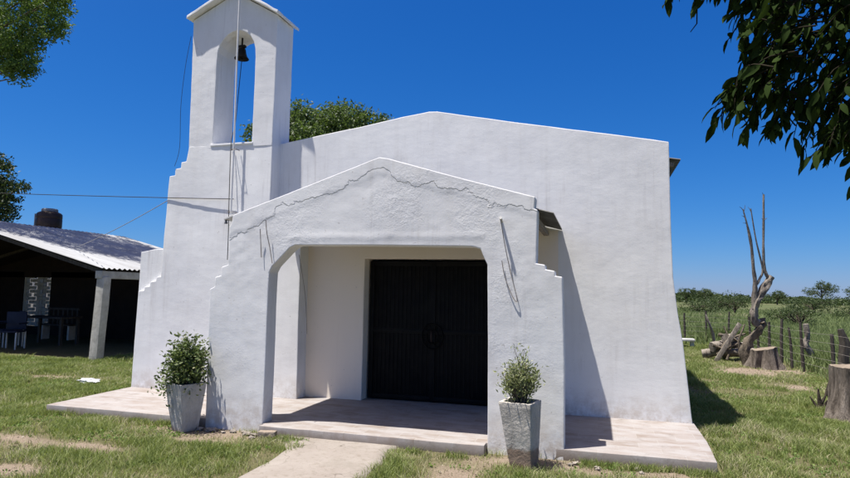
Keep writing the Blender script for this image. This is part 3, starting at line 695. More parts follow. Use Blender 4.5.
bm = bmesh.new(); add_box(bm, -10.46, -10.28, 2.66, 8.5, 1.68, 1.845, .01); bm_obj('eave_beam', bm, M['stucco_beam'], shed, 30)
for y in (2.75, 4.7, 6.6, 8.4):
    a = Vector((EX-.1, y, EZ-.03)); b = Vector((RX, y, RZ-.03)); c = (a+b)/2; L = (b-a).length; ang = math.atan2(a.z-b.z, a.x-b.x)
    bm = bmesh.new(); add_box(bm, c.x-L/2, c.x+L/2, y-.04, y+.04, c.z-.09, c.z-.005, 0, Matrix.Rotation(-ang, 3, 'Y')); bm_obj('rafter', bm, M['post'], shed, 30)
    c = Vector(((RX-20.8)/2, y, (RZ+1.8)/2-.03)); ang = math.atan2(1.80-RZ, -20.8-RX); L = 5.8
    bm = bmesh.new(); add_box(bm, c.x-L/2, c.x+L/2, y-.04, y+.04, c.z-.09, c.z-.005, 0, Matrix.Rotation(-ang, 3, 'Y')); bm_obj('rafter', bm, M['post'], shed, 30)
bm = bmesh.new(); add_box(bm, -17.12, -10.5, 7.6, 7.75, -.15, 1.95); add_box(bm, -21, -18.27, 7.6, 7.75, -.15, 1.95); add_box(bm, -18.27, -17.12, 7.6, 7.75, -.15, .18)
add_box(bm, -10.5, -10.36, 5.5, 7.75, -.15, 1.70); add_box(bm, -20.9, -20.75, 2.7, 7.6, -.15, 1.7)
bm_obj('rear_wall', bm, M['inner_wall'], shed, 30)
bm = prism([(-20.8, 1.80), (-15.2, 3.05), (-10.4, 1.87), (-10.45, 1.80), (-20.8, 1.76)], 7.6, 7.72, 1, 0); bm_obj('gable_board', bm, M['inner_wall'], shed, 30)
# openwork brick screen seen against the daylight behind
bm = bmesh.new()
for i in range(6):
    for j in range(14):
        if (i+j) % 3 != 0: add_box(bm, -18.22+.19*i, -18.05+.19*i, 7.64, 7.74, .20+.118*j, .305+.118*j)
for i in range(3): add_box(bm, -18.26+.55*i, -18.17+.55*i, 7.63, 7.75, .18, 1.88)
bm_obj('brick_screen', bm, M['stucco_beam'], shed, 30)
def table(x, y, w, d, h, label):
    r = empty('wooden_table', (x, y, -.1), label, 'table')
    bm = bmesh.new(); add_box(bm, x-w/2, x+w/2, y-d/2, y+d/2, h-.05, h, .005); bm_obj('table_top', bm, M['post'], r)
    for sx in (-1, 1):
        for sy in (-1, 1):
            bm = bmesh.new(); X = x+sx*(w/2-.08); Y = y+sy*(d/2-.08); add_box(bm, X-.035, X+.035, Y-.035, Y+.035, -.12, h-.05); bm_obj('leg', bm, M['post'], r)
table(-14.6, 5.4, 1.5, .7, .66, 'dark wooden table standing under the shed roof in front of the brick screen')
def bench(x, y, label):
    r = empty('bench', (x, y, -.1), label, 'bench')
    bm = bmesh.new(); add_box(bm, x-.6, x+.6, y-.15, y+.15, .32, .36, .004); bm_obj('seat', bm, M['post'], r)
    bm = bmesh.new()
    for k in range(7): add_box(bm, x-.58+k*.18, x-.53+k*.18, y+.13, y+.16, .36, .80)
    add_box(bm, x-.6, x+.6, y+.125, y+.165, .78, .84); bm_obj('backrest', bm, M['post'], r)
    for sx in (-.5, .5):
        bm = bmesh.new(); add_box(bm, x+sx-.03, x+sx+.03, y-.13, y+.13, -.12, .32); bm_obj('leg', bm, M['white_paint'], r)
bench(-15.6, 6.6, 'low slatted bench in the shade by the brick screen at the back of the shed')
def plastic_chair(x, y, rz, label):
    r = empty('plastic_chair', (x, y, -.1), label, 'chair')
    R = Matrix.Rotation(rz, 3, 'Z'); c = (x, y, 0)
    def P(name, boxes, mat):
        bm = bmesh.new()
        for b in boxes: add_box(bm, x+b[0], x+b[1], y+b[2], y+b[3], b[4], b[5], .008)
        bmesh.ops.rotate(bm, verts=bm.verts, cent=c, matrix=R); bm_obj(name, bm, mat, r, 30)
    P('seat', [(-.24, .24, -.24, .22, .31, .35)], M['blue']); P('backrest', [(-.24, .24, .2, .24, .37, .82)], M['blue'])
    P('armrest', [(-.28, -.23, -.22, .24, .52, .55)], M['blue']); P('armrest', [(.23, .28, -.22, .24, .52, .55)], M['blue'])
    for sx in (-.23, .21):
        for sy in (-.23, .2): P('leg', [(sx, sx+.035, sy, sy+.035, -.11, .33)], M['white_paint'])
plastic_chair(-14.3, 4.0, .4, 'blue plastic chair in the shade at the left end of the shed')
plastic_chair(-14.9, 4.5, -.5, 'blue plastic chair with its back to the left edge behind the other blue chair')
bm = prism([(-23.5, -.15), (-23.5, 2.0), (-15.8, 2.0), (-15.8, -.15)], 10.6, 10.8, .5, .01); wobble(bm, .01, 1, .004, 5)
tag(bm_obj('block_wall', bm, M['stucco_beam']), 'pale sunlit block wall glimpsed through the openwork at the back of the shed', 'wall')
# water tank on a lattice stand behind the shed
tk = empty('water_tank', (-18.30, 8.95, -.1), 'round dark brown water tank with a grey lid rising behind the shed roof', 'water tank')
c = (-18.62, 8.7, 3.30)
V, F = lathe_data([(0, 0), (.38, 0), (.40, .03), (.405, .24), (.395, .26), (.405, .28), (.405, .54), (.395, .56), (.405, .58), (.40, .72), (.36, .77), (.27, .81), (.20, .83), (.0, .83)], c, 32)
py_obj('tank_body', V, F, M['tank'], tk, 40)
V, F = lathe_data([(.0, .93), (.23, .92), (.26, .89), (.26, .82), (.0, .82)], c, 24); py_obj('lid', V, F, M['tank_lid'], tk, 40)
tube('outlet_pipe', [(c[0]-.15, c[1]-.43, 3.1), (c[0]-.15, c[1]-.43, 4.0)], .022, M['tank_lid'], tk)
bm = bmesh.new(); add_box(bm, c[0]-.55, c[0]+.55, c[1]-.55, c[1]+.55, 3.07, 3.15)
for sx in (-.5, .44):
    for sy in (-.5, .44): add_box(bm, c[0]+sx, c[0]+sx+.06, c[1]+sy, c[1]+sy+.06, -.15, 3.07)
bm_obj('stand', bm, M['wood_grey'], tk)

# ================================================================ RIGHT SIDE: FENCE, DEAD TREE, STUMPS, LOGS
fence = empty('wire_fence', (4.35, 6, -.1), 'old wire fence on dark wooden posts dividing the yard from the green field', 'fence')
fp = [(4.75, 3.0), (4.52, 5.95), (4.40, 7.35), (4.33, 7.9), (4.40, 9.0), (4.45, 10.3), (4.55, 11.8), (4.7, 13.4), (4.4, 15.2), (3.75, 15.6), (3.1, 16.0), (1.9, 16.2), (0.4, 16.3), (-1.2, 16.4), (-2.8, 16.5), (-4.4, 16.6), (-6, 16.7)]
fr = random.Random(4); tops = []
for i, (x, y) in enumerate(fp):
    h = fr.uniform(.88, 1.12); lx = fr.uniform(-.06, .06); r = fr.uniform(.026, .040)
    tube('post', [(x, y, -.25), (x+lx*.5+fr.uniform(-.01, .01), y, h*.5), (x+lx, y, h-.08)], [r*1.1, r, r*.85], M['post'], fence, 8, .35)
    tops.append((x, y, lx, h))
for k in range(5):
    pts = []
    for (x, y, lx, h) in tops:
        z = .12+.17*k; pts.append((x+lx*z-.045, y-.01, z))
    q = []
    for a, b in zip(pts, pts[1:]): q += sag(a, b, .012, 4)[:-1]
    q.append(pts[-1]); tube('wire', q, .0022, M['rebar'], fence, 4)
tube('post', [(4.85, 6.38, -.25), (4.83, 6.35, .3), (4.88, 6.36, .62), (4.80, 6.35, .90)], [.10, .085, .09, .05], M['post'], fence, 9, .7)
# pale crooked post
tag(tube('crooked_post', smooth_path([(4.90, 8.72, -.2), (4.98, 8.78, .12), (4.86, 8.74, .40), (4.90, 8.72, .62), (4.86, 8.7, .90)], 4), [.085]*3+[.075]*6+[.06]*8, M['bark_pale'], None, 10, .6), 'pale crooked bark-covered post standing apart behind the fence', 'post')
# dead tree
dt = empty('dead_tree', (3.4, 8.07, -.1), 'bare dead tree with a twisted lopped trunk and three thin upright shoots', 'dead tree')
def limb(name, pts, r0, r1, par=dt, seg=10, jag=.5, sub=5, mat='bark_pale'):
    pp = smooth_path(pts, sub); n = len(pp)
    return tube(name, pp, [r0+(r1-r0)*i/(n-1) for i in range(n)], M[mat], par, seg, jag)
limb('trunk', [(3.42, 8.07, -.25), (3.38, 8.03, .2), (3.48, 8.05, .5), (3.76, 8.09, .86), (3.74, 8.05, .98)], .11, .085, seg=14, jag=.9, mat='bark')
limb('trunk', [(3.76, 8.09, .84), (3.60, 8.03, .98), (3.60, 8.01, 1.2), (3.66, 8.0, 1.44), (3.83, 8.02, 1.75), (4.0, 8.04, 2.02)], .082, .085, seg=12, jag=.7)
limb('shoot', [(3.60, 8.01, 1.25), (3.615, 7.98, 1.60), (3.62, 7.95, 1.83), (3.59, 7.92, 2.17), (3.54, 7.84, 2.76), (3.45, 7.77, 3.23), (3.36, 7.72, 3.60)], .07, .012, seg=8, jag=.4)
limb('shoot', [(3.64, 7.96, 1.80), (3.72, 7.97, 1.95), (3.80, 7.98, 2.2), (3.65, 7.86, 2.88), (3.54, 7.77, 3.62)], .035, .012, seg=8, jag=.3)
limb('shoot', [(3.99, 8.04, 1.95), (3.87, 8.0, 2.08), (3.825, 7.97, 2.35), (3.82, 7.9, 2.95), (3.835, 7.82, 3.96)], .05, .020, seg=8, jag=.4)
for a, b in (((3.36, 7.72, 3.58), (3.28, 7.7, 3.66)), ((3.37, 7.73, 3.5), (3.41, 7.72, 3.70)), ((3.45, 7.77, 3.25), (3.36, 7.78, 3.28)), ((3.835, 7.85, 3.35), (3.90, 7.84, 3.40)), ((3.835, 7.85, 3.35), (3.77, 7.84, 3.39)), ((3.835, 7.82, 3.9), (3.80, 7.8, 4.0)), ((3.54, 7.78, 3.55), (3.48, 7.78, 3.66)), ((3.40, 7.74, 3.40), (3.33, 7.74, 3.45))):
    tube('twig', [a, tuple((p+q)/2+.01 for p, q in zip(a, b)), b], [.009, .007, .003], M['bark'], dt, 5)
M['stump_bark'] = simple('grey_stump_bark', (.24, .205, .175), (.075, .062, .052), 5, .95, 1.0, 22, .03, .1, stretch=(3, 3, .35))
def stump(loc, r0, r1, h, label, seed, tilt=0, flute=.18):
    root = empty('tree_stump', (loc[0], loc[1], -.1), label, 'stump')
    V, F = [], []; N = 48; K = 14
    for i in range(K+1):
        t = i/K; z = -.08+t*h; r = r1+(r0-r1)*(1-t)**2.2
        for k in range(N):
            a = 2*PI*k/N
            f = 1+flute*(1.2-t*.7)*noise.noise(Vector((math.cos(a)*2.1+seed, math.sin(a)*2.1, t*.7)))*1.6+.06*noise.noise(Vector((math.cos(a)*9, math.sin(a)*9, z*5+seed)))
            zz = z+(tilt*math.cos(a)*r if i == K else 0)
            V.append((r*f*math.cos(a), r*f*math.sin(a), zz))
    for i in range(K):
        for k in range(N): F.append((i*N+k, i*N+(k+1) % N, (i+1)*N+(k+1) % N, (i+1)*N+k))
    o = py_obj('stump_bark', V, F, M['stump_bark'], root, 50); o.location = (0, 0, 0)
    top = V[K*N:]; V2 = [(x*.985, y*.985, z+.002+.008*noise.noise(Vector((x*20, y*20, 0)))) for x, y, z in top]+[(0, 0, h-.08+.01)]
    V2 = [Vector(v) for v in V2]; F2 = [(k, (k+1) % N, N) for k in range(N)]
    o = py_obj('cut_top', V2, F2, M['cutwood'], root, 50); o.location = (0, 0, 0)
stump((3.32, 1.45), .46, .30, .80, 'big grey tree stump with a split side at the right edge of the yard', 3, .05, .30)
stump((3.72, 7.75), .36, .24, .52, 'short wide stump at the foot of the dead tree', 8, .22, .42)
# log pile and leaning plank
lg = random.Random(12)
logs = [(3.12, 9.15, .10, 1.0, 'lowest grey log at the left of the woodpile'), (3.32, 9.35, .10, 1.0, 'grey log on the ground in the middle of the woodpile'), (3.55, 9.2, .11, .9, 'pale log on the ground at the right of the woodpile'),
        (3.2, 9.3, .29, .95, 'log lying on top at the left of the woodpile'), (3.45, 9.35, .28, .8, 'log lying on top at the right of the woodpile'), (3.33, 9.3, .44, .7, 'uppermost crooked log of the woodpile')]
for i, (x, y, z, L, lab) in enumerate(logs):
    a = lg.uniform(-.5, .5)+(.6 if i % 2 else -.1); d = Vector((math.cos(a), math.sin(a), lg.uniform(-.12, .2)))*L/2
    c0 = Vector((x, y, z-.02)); r = lg.uniform(.08, .12)
    pp = smooth_path([c0-d, c0+Vector((0, 0, .04)), c0+d], 5)
    o = tube('log', pp, [r*(1.05-.2*k/10) for k in range(11)], M['bark_pale'], None, 12, .35); tag(o, lab, 'log', 'logs piled behind the dead tree')
for i, (a, m, b, r) in enumerate((((2.95, 8.95, .05), (3.2, 9.0, .42), (3.62, 9.1, .60), .045), ((3.0, 9.1, .55), (3.3, 9.0, .50), (3.65, 9.0, .22), .04), ((3.15, 8.9, -.05), (3.25, 8.95, .35), (3.12, 9.05, .78), .032), ((3.5, 8.9, -.05), (3.42, 8.85, .40), (3.58, 8.9, .85), .035), ((2.85, 8.95, .30), (3.1, 8.9, .22), (3.4, 8.85, .36), .035))):
    o = limb('dead_branch', [a, m, b], r, r*.5, None, 8, .6, 5, 'bark'); tag(o, 'crooked dead branch tangled in the woodpile behind the leaning plank', 'branch', 'dead branches tangled in the woodpile')
pk = bmesh.new(); A = Vector((2.86, 8.72, -.10)); B = Vector((3.47, 8.90, .86)); c = (A+B)/2; L = (B-A).length
add_box(pk, c.x-L/2, c.x+L/2, c.y-.02, c.y+.02, c.z-.055, c.z+.055, .006)
q = Vector((1, 0, 0)).rotation_difference(B-A); bmesh.ops.rotate(pk, verts=pk.verts, cent=c, matrix=q.to_matrix())
tag(bm_obj('plank', pk, M['bark_pale']), 'weathered plank leaning on the woodpile', 'plank')
tag(limb('snag', [(3.35, 11.6, -.2), (3.30, 11.6, .4), (3.18, 11.5, .75), (3.10, 11.5, 1.0)], .05, .02, None, 8, .4), 'thin broken snag standing in the tall grass left of the woodpile', 'snag')
bx = bmesh.new(); add_box(bx, 2.30, 3.0, 12.9, 13.3, .10, .17, .01); add_box(bx, 2.4, 2.5, 13.0, 13.2, -.15, .10); add_box(bx, 2.88, 2.98, 13.0, 13.2, -.15, .10)
tag(bm_obj('white_slab_bench', bx, M['white_paint']), 'low white slab just showing behind the right corner of the chapel', 'bench')
# leafless dark sapling stub beside big stump
sp = empty('cactus_sprout', (3.25, 2.3, -.1), 'dark spiky sprouting stub left of the big grey stump', 'plant')
for a, b, r in (((3.12, 2.26, -.15), (3.10, 2.25, .20), .022), ((3.12, 2.26, -.05), (3.22, 2.3, .12), .018), ((3.22, 2.3, .10), (3.27, 2.3, .34), .02), ((3.10, 2.26, -.1), (3.0, 2.28, .08), .014), ((3.15, 2.26, -.1), (3.2, 2.2, .05), .02)):
    tube('stem', [a, tuple((p+q)/2 for p, q in zip(a, b)), b], [r*1.3, r*1.1, r*.5], M['bark_dark'], sp, 7, .5)

# ================================================================ TREES
make_tree('broad_tree', (-12.0, 17.5, -.1), 4.5, (-11.6, 16.8, 7.6), 4.0, 2.1, 60, 1000, .15, 'leaf_mid', 'broad leafy green tree whose crown rises behind the chapel roof', trunk_r=.3, clump_r=.27, seed=21, droop=.4,
          extra=[(-10.2, 15.6, 9.0, .9, .7), (-9.3, 16.0, 8.7, .9, .6), (-8.6, 16.1, 8.4, .7, .5), (-12.2, 15.4, 8.8, 1.0, .7), (-11.2, 15.6, 9.1, .7, .6), (-12.8, 15.0, 8.7, .9, .7)])
make_tree('feathery_tree', (-27.0, 8.0, -.1), 7.0, (-23.0, 8.2, 12.5), 4.0, 3.3, 44, 1500, .135, 'leaf_light', 'tall feathery tree reaching its sunlit branches in from the upper left corner', trunk_r=.34, clump_r=.2, seed=5, limb_r=.45, droop=.1, aspect=.36, flat=.4,
          extra=[(-19.8, 7.0, 11.2, 1.0, .8), (-19.3, 7.0, 10.2, 1.0, .6), (-17.7, 7.2, 10.95, .75, .32), (-17.1, 7.0, 11.05, .40, .18), (-18.1, 7.1, 10.15, .75, .30), (-17.4, 7.2, 10.0, .42, .22), (-17.8, 7.0, 9.35, .42, .25), (-18.5, 7.0, 8.75, .50, .28), (-18.9, 7.1, 9.5, .8, .4), (-18.6, 7.2, 11.6, 1.0, .5), (-18.35, 6.9, 8.35, .35, .22), (-19.3, 6.9, 8.9, .6, .35), (-17.4, 7.1, 11.75, .6, .3), (-18.3, 6.8, 8.55, .42, .26), (-18.0, 6.9, 8.75, .4, .2), (-18.9, 6.9, 9.1, .6, .35), (-17.6, 7.0, 9.7, .4, .2), (-17.3, 7.2, 10.3, .4, .2),
                 (-15.2, 2.6, 12.8, 1.0, 0.60), (-16.4, 2.3, 12.7, 1.1, 0.60), (-17.5, 2.0, 12.6, 1.2, 0.60), (-14.4, 3.6, 12.9, 1.1, 0.70), (-15.5, 3.8, 13.0, 1.0, 0.70), (-16.6, 3.8, 12.9, 1.1, 0.70), (-13.4, 4.2, 13.2, 1.0, 0.70), (-17.6, 3.8, 13.2, 1.2, 0.70), (-12.9, 5.2, 13.6, 1.0, 0.70), (-14.2, 5.0, 13.5, 1.1, 0.70), (-15.4, 5.2, 13.5, 1.1, 0.70), (-12.7, 6.4, 13.8, 0.9, 0.60), (-13.8, 6.2, 13.8, 1.1, 0.70), (-16.6, 5.2, 13.5, 1.2, 0.70), (-18.5, 5.0, 12.8, 1.4, 0.70), (-15.2, 2.6, 12.8, 1.0, 0.60), (-16.4, 2.3, 12.7, 1.1, 0.60), (-17.5, 2.0, 12.6, 1.2, 0.60), (-14.4, 3.6, 12.9, 1.1, 0.70), (-15.5, 3.8, 13.0, 1.0, 0.70), (-16.6, 3.8, 12.9, 1.1, 0.70), (-13.4, 4.2, 13.2, 1.0, 0.70), (-17.6, 3.8, 13.2, 1.2, 0.70), (-12.9, 5.2, 13.6, 1.0, 0.70), (-14.2, 5.0, 13.5, 1.1, 0.70), (-15.4, 5.2, 13.5, 1.1, 0.70), (-12.7, 6.4, 13.8, 0.9, 0.60), (-13.8, 6.2, 13.8, 1.1, 0.70), (-16.6, 5.2, 13.5, 1.2, 0.70), (-18.5, 5.0, 12.8, 1.4, 0.70)])
make_tree('shade_tree', (-33.6, 17.0, -.1), 3.0, (-33.4, 16.6, 6.6), 3.0, 2.6, 26, 700, .17, 'leaf_dark', 'dark leafy tree standing behind the shed at the left edge', trunk_r=.28, clump_r=.3, seed=9, extra=[(-30.9, 16.2, 7.6, .8, .8), (-30.2, 16.4, 6.4, .6, .7), (-30.5, 16.2, 5.4, 1.0, .6), (-31.3, 16.2, 6.6, 1.1, .9)])
make_tree('round_bush', (-29.0, 16.4, -.1), 1.5, (-29.0, 16.3, 3.0), 2.0, 1.55, 26, 800, .14, 'leaf_light', 'bright green bush behind the shed roof next to the water tank', 'bush', trunk_r=.12, clump_r=.4, seed=14)

# foreground tree: trunk beyond the right edge of the view, leafy twigs hanging into it
ft = empty('overhanging_tree', (4.1, -5.2, -.1), 'dark leafy branches hanging into the upper right corner close to the viewer', 'tree')
V, F = [], []
tube_data(smooth_path([(4.1, -5.2, -.3), (4.0, -5.15, 1.2), (3.9, -5.0, 2.6)], 5), [.26-.012*i for i in range(11)], 12, V, F, jag=.3)
fr = random.Random(31)
poly = [(.36, 3.3), (.40, 2.95), (.47, 2.84), (.52, 3.0), (.56, 2.92), (.66, 2.82), (.70, 2.66), (.66, 2.58), (.59, 2.53), (.54, 2.38), (.66, 2.24), (.77, 2.28), (.88, 2.20), (.95, 2.12), (1.03, 2.07), (1.10, 2.04), (1.25, 2.02), (2.2, 1.95), (2.6, 3.4)]
def inside(x, z):
    c = False; n = len(poly)
    for i in range(n):
        x1, z1 = poly[i]; x2, z2 = poly[(i+1) % n]
        if (z1 > z) != (z2 > z) and x < (x2-x1)*(z-z1)/(z2-z1)+x1: c = not c
    return c
LP, LD, LT = [], [], []
hubs = [Vector((x, y, z)) for x, y, z in ((2.9, -4.9, 3.1), (2.2, -4.7, 3.0), (1.6, -4.7, 3.15), (1.1, -4.7, 3.05), (.75, -4.75, 3.25), (1.7, -4.4, 2.7), (1.2, -4.6, 2.7))]
for h in hubs:
    pp = smooth_path([(3.95, -5.1, 2.2), Vector((3.95, -5.1, 2.2)).lerp(h, .5)+Vector((0, 0, .35)), h], 5); tube_data(pp, [.06-.005*i for i in range(11)], 7, V, F)
def twig(s, e, nl, size=.085):
    pp = smooth_path([s, s.lerp(e, .55)+Vector((0, 0, .07)), e], 4); tube_data(pp, [.0045, .0042, .004, .0036, .0032, .003, .0026, .0022, .0015], 4, V, F)
    for k in range(nl):
        t = .2+.8*(k+.5)/nl; j = min(int(t*8), 7); q = pp[j].lerp(pp[j+1], t*8-j); d = (e-s).normalized()
        side = 1 if k % 2 else -1; w = d.cross(Vector((0, 0, 1))).normalized()*side
        dd = (d*.6+w*.75+Vector((fr.gauss(0, .2), fr.gauss(0, .2), -.75+fr.gauss(0, .25)))).normalized()
        LP.append(tuple(q)); LD.append(tuple(dd)); LT.append(fr.random())
cnt = 0
while cnt < 1000:
    x = fr.uniform(.36, 2.5); z = fr.uniform(2.1, 3.4)
    if not inside(x, z): continue
    inner = inside(x-.12, z) and inside(x, z-.12)
    y = fr.uniform(-4.95, -4.3) if inner else fr.uniform(-4.9, -4.7)
    k = (y+7.887)/(3.087); X = x*k; Z = 1.5+(z-1.5)*k      # same spray further back reaches proportionally wider
    e = Vector((X, y, Z)); s = e+Vector((fr.uniform(.05, .3), fr.uniform(-.15, .15), fr.uniform(.04, .25)))
    twig(s, e, fr.randint(6, 9)); cnt += 1
[twig(Vector((x+.10, -4.8, z+.12)), Vector((x, -4.8, z)), 7) for x, z in ((.40, 3.02), (.36, 2.99), (.58, 2.97), (.63, 2.90), (.68, 2.84), (.72, 2.95), (.62, 3.0), (.70, 2.72), (.53, 3.06))]; twig(Vector((.44, -4.8, 3.12)), Vector((.35, -4.8, 2.95)), 7, .1); twig(Vector((.55, -4.8, 3.15)), Vector((.475, -4.8, 2.93)), 6, .1)
twig(Vector((1.32, -4.8, 2.12)), Vector((1.13, -4.8, 2.03)), 6); twig(Vector((.80, -4.75, 2.5)), Vector((.56, -4.75, 2.37)), 7); twig(Vector((.75, -4.8, 2.4)), Vector((.55, -4.8, 2.33)), 6); twig(Vector((.86, -4.8, 2.9)), Vector((.63, -4.8, 2.86)), 7); twig(Vector((.80, -4.8, 2.8)), Vector((.62, -4.8, 2.74)), 6)
tube_data([(.55, -4.8, 3.2), (.49, -4.8, 3.0), (.485, -4.8, 2.84), (.455, -4.8, 2.80)], [.004, .003, .003, .002], 4, V, F)
M['twig'] = simple('dark_twig_bark', (.014, .012, .008), (.03, .026, .018), 9, .95, .5, 28, .01, .05)
py_obj('trunk', V, F, M['twig'], ft)
rg = np.random.default_rng(77)
def big_leaves(name, P, D, T, S, mat, par):
    """long pointed leaf: 6-point outline folded along the midrib"""
    n = len(P); P = np.array(P); d = np.array(D, float); d /= np.linalg.norm(d, axis=1, keepdims=True)
    q = rg.normal(size=(n, 3))*.8; q[:, 2] += .9; w = np.cross(d, q); w /= np.linalg.norm(w, axis=1, keepdims=True); u = np.cross(w, d)
    L = (S*(.7+.55*rg.random(n)))[:, None]; B = L*.165
    rows = [P]
    mids = []
    for t, wd, cu in ((.22, .75, .03), (.5, 1.0, .0), (.78, .62, -.07)):
        c = P+d*L*t+u*L*cu
        rows += [c+w*B*wd+u*B*.25, c, c-w*B*wd+u*B*.25]
    rows.append(P+d*L-u*L*.16)
    Vv = np.stack(rows, 1).reshape(-1, 3); i = (np.arange(n)*11)[:, None]
    tri = np.array([0, 1, 2, 0, 2, 3, 1, 4, 5, 1, 5, 2, 2, 5, 6, 2, 6, 3, 4, 7, 8, 4, 8, 5, 5, 8, 9, 5, 9, 6, 7, 10, 8, 8, 10, 9])
    return np_obj(name, Vv, (i+tri[None]).ravel(), 3, mat, par, {'tint': np.repeat(T, 11)}, 180)
big_leaves('hanging_foliage', LP, LD, LT, .094, M['leaf_front'], ft)
P2, T2 = crown_points([(3.2, -4.8, 4.3, 1.5, .9), (4.6, -5.6, 4.4, 1.6, .9), (2.1, -4.5, 4.2, 1.2, .6), (3.4, -6.2, 4.0, 1.4, .8), (4.8, -4.2, 3.9, 1.3, .8), (1.4, -4.7, 4.0, .8, .4), (2.6, -5.0, 3.6, .9, .4), (1.6, -4.4, 3.7, .8, .35)], 900, rg, .3)
leaf_mesh('upper_crown', P2, .13, M['leaf_front'], ft, .42, tint=T2, rng=rg, droop=.5)

# field: single shrubs and trees one can tell apart, then the far wood
fieldtrees = [
  ((9.2, 24.2, -.1), 1.34, 1.05, 'small dark round-topped tree behind the pale crooked post'),
  ((12.0, 52.0, -.2), 2.0, 2.0, 'bushy tree in the field left of the dead tree, the tallest before the far wood'),
  ((8.3, 48.0, -.2), 1.54, 2.0, 'low shrub in the field near the corner of the chapel'),
  ((22.5, 66.0, -.2), 1.92, 2.8, 'wide shrub in the field right of the dead tree'),
  ((11.0, 33.0, -.1), 1.02, 1.3, 'low bush in the tall grass beyond the fence corner'),
  ((17.5, 40.0, -.1), 1.22, 1.6, 'low wide bush far out behind the thick dark fence post'),
  ((54.5, 165.0, .2), 6.0, 3.6, 'taller of the two umbrella-shaped trees on the horizon at the right'),
  ((63.0, 167.0, .2), 4.99, 3.0, 'rounded tree on the horizon at the right edge of the view'),
  ((26.0, 156.0, 0), 3.28, 3.2, 'rounded tree standing above the far wood left of the dead tree'),
  ((21.0, 150.0, 0), 3.90, 2.6, 'dark tree on the horizon touching the corner of the chapel'),
  ((43.5, 161.0, 0), 3.43, 3.0, 'rounded tree on the horizon seen between the dead tree and the fence'),
  ((14.0, 70.0, -.2), 1.66, 2.5, 'wide low shrub beyond the field seen just left of the dead trunk')]
for i, (b, h, R, lab) in enumerate(fieldtrees):
    far = b[1] > 100
    make_tree('field_tree', b, h*.3, (b[0], b[1], b[2]+h*.62), R, h*.36, 16 if not far else 12, 330/max(1, R*.55)*(1.6 if R < 1.7 else 1), .08*max(1, b[1]/26)**.62, 'leaf_field', lab, 'tree', 'trees and shrubs scattered in the field', trunk_r=.06*h**.7, clump_r=.42, seed=60+i, bark='bark_dark')
def far_wood():
    rg = np.random.default_rng(8); Ps, Ss, Ts = [], [], []
    for band, (dist, n, hh) in enumerate(((150, 60, 1.3), (220, 230, 2.0), (340, 300, 3.2))):
        for i in range(n):
            ang = math.radians(rg.uniform(-46, 62)); dd = dist*rg.uniform(.85, 1.15)
            x = math.sin(ang)*dd; y = math.cos(ang)*dd-7.9
            if band == 0 and vnoise(np.array([ang*9]), np.array([0.]), 1., 5)[0] < .60: continue
            R = dist*.022*rg.uniform(.7, 1.5); h = hh*rg.uniform(.7, 1.2)*(1+.12*math.sin(ang*17))
            m = 420; q = rg.normal(size=(m, 3)); q /= np.linalg.norm(q, axis=1, keepdims=True)
            q *= (.6+.4*rg.random((m, 1))); q[:, 2] = np.abs(q[:, 2])
            Ps.append(np.array([x, y, -.3])+q*np.array([R, R, h])); Ss.append(np.full(m, dist*.0032)); Ts.append(np.clip(rg.random()*.5+rg.random(m)*.5, 0, 1))
    return np.concatenate(Ps), np.concatenate(Ss), np.concatenate(Ts)
P, S, T = far_wood()
o = leaf_mesh('far_wood', P, S, M['leaf_field'], None, .9, tint=T, rng=np.random.default_rng(3))
tag(o, 'dark green band of far-off woodland along the horizon', 'woodland', None, 'stuff')

# ================================================================ GRASS
def in_view(x, y, m=1.22):
    dx = x-CAM.x; dy = y-CAM.y; f = dx*FWD.x+dy*FWD.y; s = dx*RT.x+dy*RT.y
    return (f > .8) & (np.abs(s) < .71*f*m+.4)
def blocked(x, y):
    b = (x > -6.82) & (x < 1.12) & (y > -1.76) & (y < 10.5)
    b |= (x > -3.62) & (x < -1.06) & (y > -1.90) & (y < -1.7)
    b |= (x > -2.90-.03*np.sin(y*9)) & (x < -1.97+.03*np.sin(y*7)) & (y < -1.8) & (y > -9)
    b |= (x < -10.6) & (y > 2.8) & (y < 8)
    return b
def blades(name, x, y, h, w, mat, lean=.5, tint=None, rng=RNG, nseg=1):
    n = len(x); z = height_at(x, y)-.006
    a = rng.random(n)*2*PI; b = rng.random(n)*2*PI; L = lean*h*rng.random(n)
    base = np.stack([x, y, z], 1); side = np.stack([np.cos(a), np.sin(a), np.zeros(n)], 1)*w[:, None]*.5
    tip = base+np.stack([np.cos(b)*L, np.sin(b)*L, h], 1)
    mid = base+np.stack([np.cos(b)*L*.3, np.sin(b)*L*.3, h*.6], 1)
    V = np.stack([base-side, base+side, mid+side*.75, mid-side*.75, tip], 1).reshape(-1, 3)
    i = (np.arange(n)*5)[:, None]; F = (i+np.array([0, 1, 2, 0, 2, 3, 3, 2, 4])[None]).ravel()
    t = rng.random(n) if tint is None else tint
    return np_obj(name, V, F, 3, mat, None, {'tint': np.repeat(t, 5)}, None)
def scatter(n, x0, x1, y0, y1, rng):
    x = rng.uniform(x0, x1, n); y = rng.uniform(y0, y1, n); k = in_view(x, y) & ~blocked(x, y); return x[k], y[k]
rg = np.random.default_rng(101)
xs, ys = [], []
for (n, a, b, c, d) in ((1150000, -13, 5.5, -6.5, 2.5), (330000, -17, 6, 2.5, 9), (160000, 0, 6, 9, 17)):
    x, y = scatter(n, a, b, c, d, rg); xs.append(x); ys.append(y)
x = np.concatenate(xs); y = np.concatenate(ys)
dd = dirt_at(x, y); tuft = vnoise(x, y, .16, 21)*.6+vnoise(x, y, .7, 22)*.4
keep = (rg.random(len(x)) < np.clip(1.2-dd*1.35, .05, 1)*np.clip((tuft-.22)*2.8, .14, 1)) & (field_at(x, y) < .9)
